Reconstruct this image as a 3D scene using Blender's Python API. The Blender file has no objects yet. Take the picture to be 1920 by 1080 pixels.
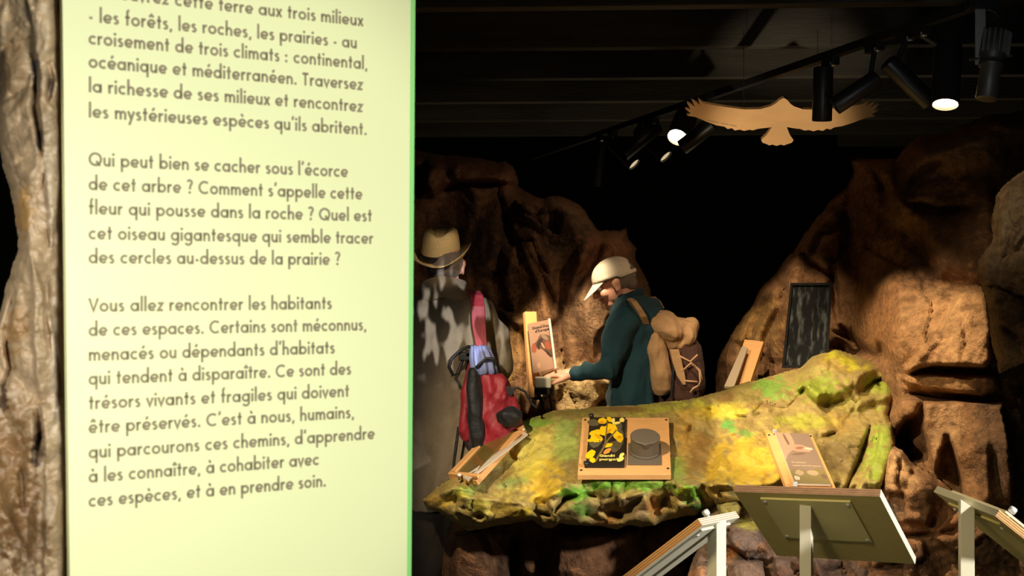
import bpy, bmesh, math, random
import numpy as np
from mathutils import Vector, Matrix, noise

random.seed(7)
scene = bpy.context.scene
COL = scene.collection
F = 2400.0                       # focal length in pixels of a 1920 wide frame
HOR = 527.0                      # row of the eye line
EYE = 1.6

# ------------------------------------------------------------------ camera, world, lights, exposure
cam_d = bpy.data.cameras.new('camera'); cam = bpy.data.objects.new('camera', cam_d); COL.objects.link(cam)
cam.location = (0, 0, EYE); cam.rotation_euler = (math.pi/2, 0, 0)
cam_d.sensor_width = 36; cam_d.lens = 36*F/1920; cam_d.shift_y = -(540-HOR)/1920
cam_d.clip_start = 0.05; cam_d.clip_end = 60
cam_d.dof.use_dof = True; cam_d.dof.focus_distance = 5.2; cam_d.dof.aperture_fstop = 8.0
scene.camera = cam

world = bpy.data.worlds.new('world'); scene.world = world; world.use_nodes = True
world.node_tree.nodes['Background'].inputs[0].default_value = (0.6, 0.75, 1.0, 1)
world.node_tree.nodes['Background'].inputs[1].default_value = 0.07
scene.view_settings.view_transform = 'Standard'; scene.view_settings.look = 'None'
scene.view_settings.gamma = 1; scene.view_settings.use_curve_mapping = False
scene.view_settings.exposure = 0.0

def W(px, py, d):
    """a point d metres in front of the eye, on the sight line of a photograph pixel"""
    return Vector(((px-960)/F*d, d, EYE-(py-HOR)/F*d))

WARM = (1.0, 0.66, 0.32); DAY = (0.86, 0.93, 1.0)
def spot(name, loc, target, power, angle, blend=0.5, color=WARM, size=0.03):
    l = bpy.data.lights.new(name, 'SPOT'); l.energy = power; l.color = color
    l.spot_size = math.radians(angle); l.spot_blend = blend; l.shadow_soft_size = size
    o = bpy.data.objects.new(name, l); COL.objects.link(o); o.location = loc
    o.rotation_euler = (Vector(target)-Vector(loc)).to_track_quat('-Z', 'Y').to_euler()
    return o
def area(name, loc, target, power, sx, sy, color=DAY):
    l = bpy.data.lights.new(name, 'AREA'); l.shape = 'RECTANGLE'; l.size = sx; l.size_y = sy; l.energy = power; l.color = color
    o = bpy.data.objects.new(name, l); COL.objects.link(o); o.location = loc
    o.rotation_euler = (Vector(target)-Vector(loc)).to_track_quat('-Z', 'Y').to_euler()
    return o
# lamps of the exhibition (warm), daylight from the entrance behind the camera, and added fills
WA = (1.0, 0.80, 0.56)
spot('lamp_prairie', (-0.8, 2.9, 2.5), W(1200, 850, 4.9), 350, 40, 0.6, (1.0, 0.84, 0.58))
spot('lamp_prairie_right', (0.3, 3.5, 2.6), W(1560, 790, 5.0), 72, 36, 0.7, (1.0, 0.84, 0.58))
spot('lamp_right_cliff', (0.35, 4.35, 2.55), W(1655, 800, 5.0), 210, 42, 0.45, WA)
spot('lamp_right_cliff_far', (0.75, 5.0, 2.5), W(1425, 660, 5.9), 85, 40, 0.8, WA)
spot('lamp_owl', (0.1, 5.35, 2.55), W(1055, 760, 6.4), 260, 30, 0.7, WA)
spot('lamp_left_cliff', (1.2, 4.7, 2.5), W(1090, 480, 6.6), 26, 60, 0.9, (1.0, 0.72, 0.5))
spot('upper_cliff_fill', (0.3, 3.4, 2.3), W(1760, 430, 5.2), 1.5, 50, 1.0, (1.0, 0.75, 0.55))  # dim fill added for the upper rocks
spot('lamp_bird', (0.7, 4.2, 1.2), W(1460, 230, 6.3), 135, 20, 0.8, (1.0, 0.82, 0.6))
spot('daylight_on_panel', (0.9, -0.3, 1.8), (-0.53, 2.0, 1.55), 290, 36, 0.35, (1.0, 0.98, 0.93), 0.25)
spot('daylight_pillar', (-1.6, 0.0, 1.9), (-0.86, 1.9, 1.5), 150, 22, 0.5, (1.0, 0.96, 0.9), 0.2)
spot('track_lamp_fill', (0.7, 1.5, 1.5), W(1700, 110, 5.0), 22, 15, 0.6, (0.9, 0.95, 1.0), 0.1)  # narrow spot added to brighten the dark lamp housings
spot('daylight_lecterns', (3.2, 1.9, 2.4), (1.0, 3.6, 0.9), 900, 30, 0.8, (1.0, 0.97, 0.93), 0.1)
spot('lamp_lecterns', (0.05, 2.5, 1.7), (0.8, 3.5, 0.75), 52, 44, 0.4, (1.0, 0.82, 0.5), 0.1)
spot('outcrop_fill', (0.9, 2.7, 2.3), W(1895, 420, 4.4), 30, 13, 0.8, (1.0, 0.88, 0.68))  # spot added from the left to lift the outcrop
area('bounce_fill', (1.2, 8.2, 0.3), (1.2, 8.21, 3.0), 15.0, 2.2, 2.0, (1.0, 0.8, 0.5))  # area light added low behind the relief, stands in for bounced light
spot('lamp_hat', (0.25, 3.7, 2.35), W(828, 490, 5.3), 52, 9, 0.8, WA)
def gobo_spot():
    o = spot('daylight_through_leaves', (0.6, -0.5, 2.3), W(852, 606, 5.3), 1800, 5.6, 0.6, (0.88, 0.92, 1.0), 0.01)
    l = o.data; l.use_nodes = True; l.shadow_soft_size = .005; nt = l.node_tree
    em = nt.nodes['Emission']; tc = nt.nodes.new('ShaderNodeTexCoord'); mp = nt.nodes.new('ShaderNodeMapping')
    mp.inputs['Scale'].default_value = (130, 40, 40)
    nz = nt.nodes.new('ShaderNodeTexNoise'); nz.inputs['Scale'].default_value = 1.0; nz.inputs['Detail'].default_value = 1.0
    rp = nt.nodes.new('ShaderNodeValToRGB'); rp.color_ramp.elements[0].position = 0.51; rp.color_ramp.elements[1].position = 0.58
    nt.links.new(tc.outputs['Normal'], mp.inputs['Vector']); nt.links.new(mp.outputs[0], nz.inputs['Vector'])
    nt.links.new(nz.outputs[0], rp.inputs[0]); nt.links.new(rp.outputs[0], em.inputs['Strength'])
gobo_spot()

# ------------------------------------------------------------------ helpers
def tag(o, label=None, cat=None, group=None, kind=None):
    if label: o['label'] = label
    if cat: o['category'] = cat
    if group: o['group'] = group
    if kind: o['kind'] = kind
    return o
def thing(name, loc, label, cat, group=None):
    o = bpy.data.objects.new(name, None); COL.objects.link(o); o.location = loc; o.empty_display_size = 0.05
    tag(o, label, cat, group); return o
def origin_of(o):
    v = Vector((0, 0, 0))
    while o is not None:
        v += o.location; o = o.parent
    return v

def srgb(r, g, b):
    f = lambda c: (c/255/12.92) if c/255 <= 0.04045 else ((c/255+0.055)/1.055)**2.4
    return (f(r), f(g), f(b))

def mat(name, color, rough=0.6, metal=0.0, bump=0.0, bscale=60, var=0.0, vscale=8, stretch=None, emit=None, spec=0.5, attr=None, sheen=0):
    m = bpy.data.materials.new(name); m.use_nodes = True; nt = m.node_tree; N = nt.nodes; L = nt.links
    b = N['Principled BSDF']; b.inputs['Roughness'].default_value = rough; b.inputs['Metallic'].default_value = metal
    b.inputs['Specular IOR Level'].default_value = spec
    b.inputs['Base Color'].default_value = (*color, 1)
    if sheen: b.inputs['Sheen Weight'].default_value = sheen
    tc = N.new('ShaderNodeTexCoord'); mp = N.new('ShaderNodeMapping'); L.new(tc.outputs['Object'], mp.inputs[0])
    if stretch: mp.inputs['Scale'].default_value = stretch
    if attr or var:
        nz = N.new('ShaderNodeTexNoise'); nz.inputs['Scale'].default_value = vscale; nz.inputs['Detail'].default_value = 6
        nz.inputs['Roughness'].default_value = 0.65
        L.new(mp.outputs[0], nz.inputs['Vector'])
        mr = N.new('ShaderNodeMapRange'); mr.inputs[1].default_value = 0.3; mr.inputs[2].default_value = 0.7
        mr.inputs[3].default_value = 1-var; mr.inputs[4].default_value = 1+var; L.new(nz.outputs[0], mr.inputs[0])
        mx = N.new('ShaderNodeVectorMath'); mx.operation = 'SCALE'; L.new(mr.outputs[0], mx.inputs['Scale'])
        if attr:
            at = N.new('ShaderNodeAttribute'); at.attribute_name = attr; L.new(at.outputs['Color'], mx.inputs[0])
        else: mx.inputs[0].default_value = color
        L.new(mx.outputs[0], b.inputs['Base Color'])
    if bump:
        n2 = N.new('ShaderNodeTexNoise'); n2.inputs['Scale'].default_value = bscale; n2.inputs['Detail'].default_value = 8
        n2.inputs['Roughness'].default_value = 0.6
        L.new(mp.outputs[0], n2.inputs['Vector'])
        bp = N.new('ShaderNodeBump'); bp.inputs['Strength'].default_value = bump; bp.inputs['Distance'].default_value = 0.02
        L.new(n2.outputs[0], bp.inputs['Height']); L.new(bp.outputs[0], b.inputs['Normal'])
    if emit:
        b.inputs['Emission Color'].default_value = (*emit[0], 1); b.inputs['Emission Strength'].default_value = emit[1]
    return m
def weave(name, color, scale=900, rough=0.85, bump=0.3):
    m = mat(name, color, rough, var=0.12, vscale=14, bump=bump, bscale=30, sheen=0.04); return m

MB_SPHERE = {}
class MB:
    def __init__(s): s.v = []; s.f = []; s.mi = []
    def add(s, vs, fs, m=0):
        k = len(s.v); s.v += [Vector(v) for v in vs]; s.f += [tuple(i+k for i in f) for f in fs]; s.mi += [m]*len(fs)
    def hexa(s, p, m=0):   # p: 4 bottom, 4 top
        s.add(p, [(0,3,2,1),(4,5,6,7),(0,1,5,4),(1,2,6,5),(2,3,7,6),(3,0,4,7)], m)
    def box(s, c, size, R=None, m=0):
        R = R or Matrix.Identity(3); c = Vector(c); x, y, z = [k/2 for k in size]
        s.hexa([c+R@Vector(q) for q in [(-x,-y,-z),(x,-y,-z),(x,y,-z),(-x,y,-z),(-x,-y,z),(x,-y,z),(x,y,z),(-x,y,z)]], m)
    def tube(s, path, rad, seg=10, m=0, cap=True, flat=1.0, side=None):
        path = [Vector(p) for p in path]; n = len(path)
        if not hasattr(rad, '__len__'): rad = [rad]*n
        ref = Vector(side) if side else None; vs = []; fs = []
        for i, p in enumerate(path):
            t = (path[min(i+1, n-1)]-path[max(i-1, 0)]).normalized()
            a = ref if ref else (Vector((0,0,1)) if abs(t.z) < 0.9 else Vector((1,0,0)))
            x = (a-t*a.dot(t)).normalized(); y = t.cross(x)
            if not ref: ref = x
            else: ref = x
            for k in range(seg):
                an = 2*math.pi*k/seg
                vs.append(p+(x*math.cos(an)+y*math.sin(an)*flat)*rad[i])
        for i in range(n-1):
            for k in range(seg):
                a = i*seg+k; b = i*seg+(k+1) % seg
                fs.append((a, b, b+seg, a+seg))
        if cap: fs += [tuple(range(seg))[::-1], tuple(range((n-1)*seg, n*seg))]
        s.add(vs, fs, m)
    def ell(s, c, r, R=None, seg=20, rings=12, m=0):
        R = R or Matrix.Identity(3); c = Vector(c); vs = [c+R@Vector((0,0,r[2]))]; fs = []
        for i in range(1, rings):
            th = math.pi*i/rings
            for k in range(seg):
                ph = 2*math.pi*k/seg
                vs.append(c+R@Vector((r[0]*math.sin(th)*math.cos(ph), r[1]*math.sin(th)*math.sin(ph), r[2]*math.cos(th))))
        vs.append(c-R@Vector((0,0,r[2])))
        for k in range(seg): fs.append((0, 1+k, 1+(k+1) % seg))
        for i in range(rings-2):
            for k in range(seg):
                a = 1+i*seg+k; b = 1+i*seg+(k+1) % seg
                fs.append((a, a+seg, b+seg, b))
        l = len(vs)-1; o = 1+(rings-2)*seg
        for k in range(seg): fs.append((l, o+(k+1) % seg, o+k))
        s.add(vs, fs, m)
    def cap(s, a, b, ra, rb, seg=16, m=0):   # tapered capsule
        a = Vector(a); b = Vector(b)
        s.ell(a, (ra,)*3, None, seg, 10, m); s.ell(b, (rb,)*3, None, seg, 10, m)
        if (b-a).length > 1e-5: s.tube([a, b], [ra, rb], seg, m)
    def chain(s, pts, rad):
        for i in range(len(pts)-1): s.cap(pts[i], pts[i+1], rad[i], rad[i+1])
    def loft(s, rings, m=0, cap=True):
        n = len(rings[0]); vs = [p for r in rings for p in r]; fs = []
        for i in range(len(rings)-1):
            for k in range(n):
                a = i*n+k; b = i*n+(k+1) % n; fs.append((a, b, b+n, a+n))
        if cap: fs += [tuple(range(n))[::-1], tuple(range((len(rings)-1)*n, len(rings)*n))]
        s.add(vs, fs, m)
    def lathe(s, prof, o, axis, seg=28, m=0, xref=None):   # prof: (radius, along)
        ax = Vector(axis).normalized(); a = Vector(xref) if xref else (Vector((0,0,1)) if abs(ax.z) < .9 else Vector((1,0,0)))
        x = (a-ax*a.dot(ax)).normalized(); y = ax.cross(x)
        s.loft([[Vector(o)+ax*h+(x*math.cos(2*math.pi*k/seg)+y*math.sin(2*math.pi*k/seg))*r for k in range(seg)] for r, h in prof], m)
    def poly(s, pts, m=0): s.add(pts, [tuple(range(len(pts)))], m)

def link_mesh(name, V, Fc, mats, parent=None, smooth=False, mi=None):
    off = origin_of(parent) if parent else Vector((0, 0, 0))
    if not parent:
        zs = [v[2] for v in V]
        if isinstance(V, np.ndarray): c = V.mean(0); off = Vector((c[0], c[1], V[:,2].min()))
        else:
            n = len(V); off = Vector((sum(v[0] for v in V)/n, sum(v[1] for v in V)/n, min(zs)))
    me = bpy.data.meshes.new(name); me.from_pydata([tuple(Vector(v)-off) for v in V], [], [list(map(int, f)) for f in Fc]); me.update()
    for m in (mats if isinstance(mats, (list, tuple)) else [mats]): me.materials.append(m)
    if mi: me.polygons.foreach_set('material_index', mi)
    o = bpy.data.objects.new(name, me); COL.objects.link(o)
    if parent: o.parent = parent
    else: o.location = off
    if smooth: me.polygons.foreach_set('use_smooth', [True]*len(me.polygons))
    return o
def part(name, mb, mats, parent=None, smooth=False, bevel=0):
    o = link_mesh(name, mb.v, mb.f, mats, parent, smooth, mb.mi)
    bm = bmesh.new(); bm.from_mesh(o.data); bmesh.ops.recalc_face_normals(bm, faces=bm.faces); bm.to_mesh(o.data); bm.free()
    if bevel:
        b = o.modifiers.new('bevel', 'BEVEL'); b.width = bevel; b.segments = 2; b.limit_method = 'ANGLE'
    if smooth and smooth != 'all': pass
    return o
def remesh(name, mb, mats, parent, voxel=0.01, smooth_it=4, wr=None, band=None):
    """melt overlapping closed shapes into one continuous skin"""
    t = link_mesh('tmp', mb.v, mb.f, mats if not isinstance(mats, (list, tuple)) else mats[0], parent)
    r = t.modifiers.new('r', 'REMESH'); r.mode = 'VOXEL'; r.voxel_size = voxel; r.adaptivity = 0
    if smooth_it:
        sm = t.modifiers.new('s', 'SMOOTH'); sm.factor = 0.5; sm.iterations = smooth_it
    dg = bpy.context.evaluated_depsgraph_get(); dg.update()
    me = bpy.data.meshes.new_from_object(t.evaluated_get(dg)); me.name = name
    bpy.data.objects.remove(t)
    o = bpy.data.objects.new(name, me); COL.objects.link(o); o.parent = parent
    me.materials.clear()
    for m in (mats if isinstance(mats, (list, tuple)) else [mats]): me.materials.append(m)
    off = origin_of(parent) if parent else Vector()
    if wr:
        nv = [v.normal.copy() for v in me.vertices]
        for v, nn in zip(me.vertices, nv): v.co = v.co+nn*wr(v.co+off, nn)
    if band:
        for p in me.polygons: p.material_index = band(p.center+off)
    me.polygons.foreach_set('use_smooth', [True]*len(me.polygons)); me.update()
    return o

def slab(mb, c4, t, m=0, back=False):
    """plate from four corners; t metres thick away from the face"""
    a, b, c, d = [Vector(p) for p in c4]; n = (b-a).cross(d-a).normalized()
    if n.dot(Vector((0, 0, EYE))-a) < 0: n = -n
    if back: n = -n
    mb.hexa([p-n*t for p in (a, b, c, d)]+[a, b, c, d], m); return n

# ------------------------------------------------------------------ sculpted rock
def seg_dist(P, poly, closed=False):
    best = np.full(len(P), 1e9); near = np.zeros_like(P); seg_dist.t = np.zeros(len(P)); pts = [np.array(p, float) for p in poly]
    if closed: pts = pts+[pts[0]]
    for m_, (a, b) in enumerate(zip(pts[:-1], pts[1:])):
        ab = b-a; t = np.clip(((P-a)@ab)/max(ab@ab, 1e-9), 0, 1); q = a+t[:, None]*ab
        d = np.hypot(*(P-q).T); k = d < best; best[k] = d[k]; near[k] = q[k]; seg_dist.t[k] = (m_+t[k])/(len(pts)-1)
    return best, near
def inside(P, poly):
    r = np.zeros(len(P), bool); x, y = P.T; n = len(poly); j = n-1
    for i in range(n):
        xi, yi = poly[i]; xj, yj = poly[j]
        c = ((yi > y) != (yj > y)) & (x < (xj-xi)*(y-yi)/((yj-yi) or 1e-9)+xi); r ^= c; j = i
    return r
def sdf(P, poly):
    d, q = seg_dist(P, poly, True); s = inside(P, poly); return np.where(s, d, -d), q
def rough_poly(poly, amp, step=14, seed=0):
    out = []; n = len(poly)
    for i in range(n):
        a = Vector(poly[i]).to_3d(); b = Vector(poly[(i+1) % n]).to_3d(); k = max(1, int((b-a).length/step))
        for j in range(k):
            p = a.lerp(b, j/k); nv = noise.noise_vector(Vector((p.x*0.045, p.y*0.045, seed)))
            out.append((p.x+nv.x*amp, p.y+nv.y*amp))
    return out
def rock(name, poly, dfn, mt, parent=None, step=4, edge=(30, 0.12), thick=0.4, slabs=(), creases=(), amps=((1.5, 0.12), (5, 0.035), (14, 0.012)),
         cells=((3.0, 0.10),), seed=0, rough=4, paint=None, stretch=(1, 1, 1), ridges=()):
    """a solid with the silhouette poly (seen from the eye), its own relief, and sides running back"""
    poly = rough_poly(poly, rough, 12, seed)
    xs = [p[0] for p in poly]; ys = [p[1] for p in poly]
    gx = np.arange(min(xs)-step, max(xs)+2*step, step); gy = np.arange(min(ys)-step, max(ys)+2*step, step)
    X, Y = np.meshgrid(gx, gy); P = np.stack([X.ravel(), Y.ravel()], 1); s, q = sdf(P, poly)
    keep = s > -step*0.95; P2 = np.where((s < 0)[:, None], q, P); s2 = np.maximum(s, 0)
    D = dfn(P2[:, 0], P2[:, 1]).astype(float)
    D += edge[1]*(1-np.sqrt(np.clip(1-(1-np.clip(s2/edge[0], 0, 1))**2, 0, 1)))
    for pl, off, soft in slabs:
        sd, _ = sdf(P2, rough_poly(pl, 3, 12, seed+3)); t = np.clip((sd+soft*.3)/soft, 0, 1); D -= off*t*t*(3-2*t)
    for pl, wd, dp in creases:
        sd, _ = seg_dist(P2, rough_poly(pl, 3, 12, seed+5)[:-1] if False else pl); tp = np.sqrt(np.clip(np.sin(np.pi*np.clip(seg_dist.t, .02, .98)), 0, 1)); D += dp*tp*np.exp(-(sd/(wd*(.35+.65*tp)))**2)
    nv = len(P2); idx = np.where(keep)[0]
    for i in idx:
        x, y = P2[i]; d = D[i]; p = Vector(((x-960)/F*d*stretch[0], (y-HOR)/F*d*stretch[2], d*0.5+seed*7.3))
        a = 0.0
        for fr, am in amps: a += am*noise.noise(p*fr)
        for fr, am in ridges: a += am*(abs(noise.noise(p*fr+noise.noise_vector(p*fr*.6)*.5+Vector((5, 1, 9))))*-2.2+.5)
        for fr, am in cells:
            ds, pt = noise.voronoi(p*fr+noise.noise_vector(p*fr)*0.35)
            a += am*(min(ds[1]-ds[0], 0.5)*-1.6+0.8*(pt[0].x*7.13 % 1-0.5))
        D[i] = d+a*min(1, 0.12+s2[i]/26)
    Z = np.stack([(P2[:, 0]-960)/F*D, D, EYE-(P2[:, 1]-HOR)/F*D], 1)
    nxx = len(gx); rmap = -np.ones(nv, int); rmap[idx] = np.arange(len(idx)); V = Z[idx]
    I = np.arange(nv).reshape(len(gy), nxx); A = I[:-1, :-1].ravel(); B = I[:-1, 1:].ravel(); C = I[1:, 1:].ravel(); Dd = I[1:, :-1].ravel()
    ok = keep[A] & keep[B] & keep[C] & keep[Dd] & (np.maximum.reduce([s[A], s[B], s[C], s[Dd]]) > 0)
    Q = np.stack([rmap[A[ok]], rmap[Dd[ok]], rmap[C[ok]], rmap[B[ok]]], 1)
    # sides
    from collections import Counter
    E = np.concatenate([Q[:, [0, 1]], Q[:, [1, 2]], Q[:, [2, 3]], Q[:, [3, 0]]]); key = {}
    for a, b in E.tolist():
        k = (a, b) if a < b else (b, a); key[k] = None if k in key else (a, b)
    bd = [v for v in key.values() if v]; extra = {}; Vl = V.tolist(); Fs = Q.tolist()
    def ex(a):
        if a not in extra:
            v = Vl[a]; k = 1+thick/v[1]; extra[a] = len(Vl); Vl.append([v[0]*k, v[1]*k, EYE+(v[2]-EYE)*k])
        return extra[a]
    for a, b in bd: Fs.append([a, ex(a), ex(b), b][::-1])
    o = link_mesh(name, np.array(Vl), Fs, mt, parent, True)
    if paint is not None:
        colr = paint(P2[idx], D[idx])
        full = np.ones((len(Vl), 4), np.float32); full[:len(idx), :3] = colr
        for a, k in extra.items(): full[k] = full[a]
        at = o.data.color_attributes.new('paint', 'FLOAT_COLOR', 'POINT'); at.data.foreach_set('color', full.ravel())
    return o
def make_paint(base, blobs, seed=0, mot=0.25, freq=0.03, tint=(1, 1, 1)):
    base = np.array(srgb(*base))
    def fn(P, D):
        n = len(P); c = np.tile(base, (n, 1)); nz = np.zeros(n); n2 = np.zeros(n); n3 = np.zeros(n)
        for i in range(n):
            p = Vector((P[i, 0]*freq, P[i, 1]*freq*1.4, seed)); nz[i] = noise.fractal(p, 0.8, 2.2, 4); n2[i] = noise.noise(p*4+Vector((9, 3, 1)))
            n3[i] = noise.noise(Vector((P[i, 0]*.08+P[i, 1]*.13, P[i, 1]*0.02-P[i, 0]*.015, seed+4)))
        c *= (1+mot*nz[:, None]+0.12*n2[:, None])
        for (x, y, rx, ry, rot, col, st) in blobs:
            a = math.radians(rot); dx = P[:, 0]-x; dy = P[:, 1]-y
            u = (dx*math.cos(a)+dy*math.sin(a))/rx; v = (-dx*math.sin(a)+dy*math.cos(a))/ry
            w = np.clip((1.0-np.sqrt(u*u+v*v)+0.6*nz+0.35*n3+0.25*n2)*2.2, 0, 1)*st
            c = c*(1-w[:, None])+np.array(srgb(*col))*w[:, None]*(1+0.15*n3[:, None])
        return np.clip(c*np.array(tint), 0.003, 1)
    return fn
# ------------------------------------------------------------------ materials
M_black = mat('black_paint', srgb(34, 34, 31), 0.75, bump=0.15, bscale=25, var=0.15, vscale=3)
M_ceil = mat('dark_ceiling', srgb(52, 54, 50), 0.8, var=0.15, vscale=2, bump=0.1)
M_beam = mat('dark_beam', srgb(74, 70, 60), 0.8, var=0.3, vscale=4, stretch=(0.3, 3, 3), bump=0.3, bscale=30)
M_floor = mat('dark_floor', srgb(60, 52, 44), 0.7, var=0.2, vscale=4, bump=0.1)
M_rockl = mat('cliff_surface', srgb(120, 80, 50), 0.9, var=0.4, vscale=26, bump=0.9, bscale=55, attr='paint', spec=0.2)
M_prairie = mat('painted_relief', srgb(150, 140, 60), 0.62, var=0.2, vscale=26, bump=0.45, bscale=46, attr='paint', spec=0.4)
M_bark = mat('pillar_surface', srgb(190, 160, 120), 0.35, var=0.25, vscale=22, bump=0.4, bscale=30, attr='paint', spec=0.6)
M_panel = mat('lime_board', srgb(240, 246, 186), 0.5, spec=0.3)
M_strip = mat('green_edge', srgb(150, 228, 128), 0.5)
M_ink = mat('brown_ink', srgb(148, 136, 104), 0.7)
M_ply = mat('pale_wood', srgb(224, 166, 102), 0.55, var=0.08, vscale=9, stretch=(1, 8, 8), bump=0.08, bscale=80)
M_plyedge = mat('plywood_edge', srgb(205, 160, 108), 0.7, var=0.3, vscale=30, stretch=(1, 1, 9))
M_white = mat('cream_paint', srgb(225, 218, 190), 0.5, var=0.04, vscale=5)
M_olive = mat('board_underside', srgb(206, 190, 118), 0.6, var=0.07, vscale=6, stretch=(1, 6, 1))
M_plate = mat('back_plate', srgb(232, 222, 152), 0.5, var=0.03)
M_ply_shade = mat('ply_line_and_shade', srgb(160, 120, 84), 0.7, var=0.2, vscale=30)  # ply lines, and shade painted on the middle lectern's high edge
M_metal = mat('steel', (0.7, 0.7, 0.7), 0.4, .35)
M_blackmetal = mat('black_metal', srgb(50, 50, 48), 0.38, 0.4, spec=0.6)
M_dull = mat('dull_black', srgb(26, 26, 25), 0.6)
M_bird = mat('bird_wood', srgb(222, 176, 118), 0.6, var=0.08, vscale=6, stretch=(1, 5, 1))
M_glow = mat('lit_lens', (1, .8, .55), 0.3, emit=((1.0, 0.74, 0.42), 26))
M_glow2 = mat('lens_glass', srgb(235, 215, 170), 0.3, emit=((1.0, 0.8, 0.5), 0.55))
M_dark = mat('dark_grey_plastic', srgb(104, 92, 76), 0.55, bump=0.05, spec=0.4)
M_acry = mat('clear_edge', srgb(215, 200, 180), 0.2, spec=0.8)
def flat(name, r, g, b, rough=0.45): return mat('print_'+name, srgb(r, g, b), rough, spec=0.4)

# ------------------------------------------------------------------ room
def struct(name, c, size, m):
    mb = MB(); mb.box((0, 0, 0), size); o = part(name, mb, m); o.location = c; 
    o.data.transform(Matrix.Translation((0, 0, size[2]/2))); o.location = c; tag(o, kind='structure'); return o
floor = struct('floor', (0.5, 5, -0.05), (8.4, 15, 0.1), M_floor)
wall_back = struct('wall_back', (0.5, 11.5, 1.6), (8.4, 0.1, 3.2), mat('black_drape', srgb(12, 12, 11), .9, spec=.1))
wall_left = struct('wall_left', (-3.65, 5, 1.6), (0.1, 15, 3.2), M_black)
wall_right = struct('wall_right', (4.65, 5, 1.6), (0.1, 15, 3.2), M_black)
for o in (wall_back, wall_left, wall_right): o.location.z = 1.6
ceiling = struct('ceiling', (0.5, 5, 3.2), (8.4, 15, 0.1), M_ceil)
for o in (floor, ceiling, wall_back, wall_left, wall_right):
    o.data.transform(Matrix.Translation(-sum((Vector(v.co) for v in o.data.vertices), Vector())/8))
an = math.radians(-3.0)
for i in range(12):
    d = 5.67-3*1.0+i*0.995
    mb = MB(); R = Matrix.Rotation(an, 3, 'Z'); c = Vector((-0.43, d, 2.925))+R@Vector((0.6, 0.045, 0))
    mb.box(c, (7.2, 0.09, 0.24), R)
    part('beam', mb, M_beam, ceiling, bevel=0.004)
# duct panel high on the right
# ------------------------------------------------------------------ stroke lettering
def arc(cx, cy, rx, ry, a0, a1, n=None):
    n = n or max(4, int(abs(a1-a0)/18)); return [(cx+rx*math.cos(math.radians(a0+(a1-a0)*i/n)), cy+ry*math.sin(math.radians(a0+(a1-a0)*i/n))) for i in range(n+1)]
def bowl(cx): return arc(cx, .33, .25, .25, 0, 360, 20)
GL = {
 'a': (.68, [bowl(.33), [(.58, 0), (.58, .66)]]), 'b': (.68, [bowl(.35), [(.10, 0), (.10, 1.16)]]),
 'c': (.56, [arc(.33, .33, .25, .25, 48, 312)]), 'd': (.68, [bowl(.33), [(.58, 0), (.58, 1.16)]]),
 'e': (.64, [arc(.33, .33, .25, .25, 0, 318), [(.08, .31), (.58, .31)]]),
 'f': (.38, [arc(.31, .98, .13, .13, 80, 180)+[(.18, 0)], [(.02, .60), (.37, .60)]]),
 'g': (.68, [bowl(.33), [(.58, .66), (.58, -.06)]+arc(.34, -.06, .24, .22, 0, -160)]),
 'h': (.58, [[(.10, 0), (.10, 1.16)], arc(.29, .37, .19, .21, 180, 0)+[(.48, 0)]]),
 'i': (.20, [[(.10, 0), (.10, .66)], 'dot.10']), 'ı': (.20, [[(.10, 0), (.10, .66)]]), 'l': (.20, [[(.10, 0), (.10, 1.16)]]),
 'm': (.88, [[(.10, 0), (.10, .66)], arc(.27, .38, .17, .20, 180, 0)+[(.44, 0)], arc(.61, .38, .17, .20, 180, 0)+[(.78, 0)]]),
 'n': (.58, [[(.10, 0), (.10, .66)], arc(.29, .37, .19, .21, 180, 0)+[(.48, 0)]]),
 'o': (.66, [bowl(.33)]), 'p': (.68, [bowl(.35), [(.10, .66), (.10, -.36)]]), 'q': (.68, [bowl(.33), [(.58, .66), (.58, -.36)]]),
 'r': (.38, [[(.10, 0), (.10, .66)], arc(.29, .37, .19, .21, 180, 65)]),
 's': (.44, [arc(.22, .46, .12, .12, 30, 180)+arc(.22, .20, .13, .13, 80, -150)[0:]]),
 't': (.38, [[(.19, 0), (.19, .95)], [(.02, .60), (.36, .60)]]),
 'u': (.58, [[(.10, .66), (.10, .27)]+arc(.28, .27, .18, .19, 180, 360), [(.48, .66), (.48, 0)]]),
 'v': (.50, [[(.03, .66), (.25, .06), (.47, .66)]]), 'x': (.50, [[(.05, 0), (.45, .66)], [(.45, 0), (.05, .66)]]),
 'y': (.50, [[(.03, .66), (.26, .08)], [(.47, .66), (.12, -.36)]]), 'z': (.48, [[(.05, .585), (.40, .585), (.07, .075), (.44, .075)]]),
 'V': (.72, [[(.04, 1), (.36, .08), (.68, 1)]]), 'C': (.86, [arc(.5, .5, .42, .42, 50, 310, 20)]),
 'Q': (1.0, [arc(.5, .5, .42, .42, 0, 360, 26), [(.55, .38), (.86, .02)]]), 'T': (.60, [[(.30, 0), (.30, 1)], [(.03, .925), (.57, .925)]]),
 'D': (.80, [[(.10, 0), (.10, 1)], [(.10, .92)]+arc(.30, .5, .40, .42, 90, -90)+[(.10, .08)]]),
 'G': (.95, [arc(.5, .5, .42, .42, 50, 360, 20)+[(.5, .5)]]), 'E': (.5, [[(.10, 0), (.10, 1)], [(.1, .92), (.45, .92)], [(.1, .5), (.42, .5)], [(.1, .08), (.45, .08)]]),
 'L': (.5, [[(.10, 1), (.10, .08), (.46, .08)]]),
 '.': (.24, ['pt']), ',': (.24, [[(.15, .1), (.07, -.17)]]), ':': (.30, ['pt', 'pt2']), "'": (.22, [[(.15, 1.12), (.08, .82)]]),
 '-': (.34, [[(.05, .30), (.29, .30)]]), '?': (.52, [arc(.25, .82, .18, .18, 160, -60)+[(.25, .32)], 'ptq']), ' ': (.28, []),
}
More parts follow.
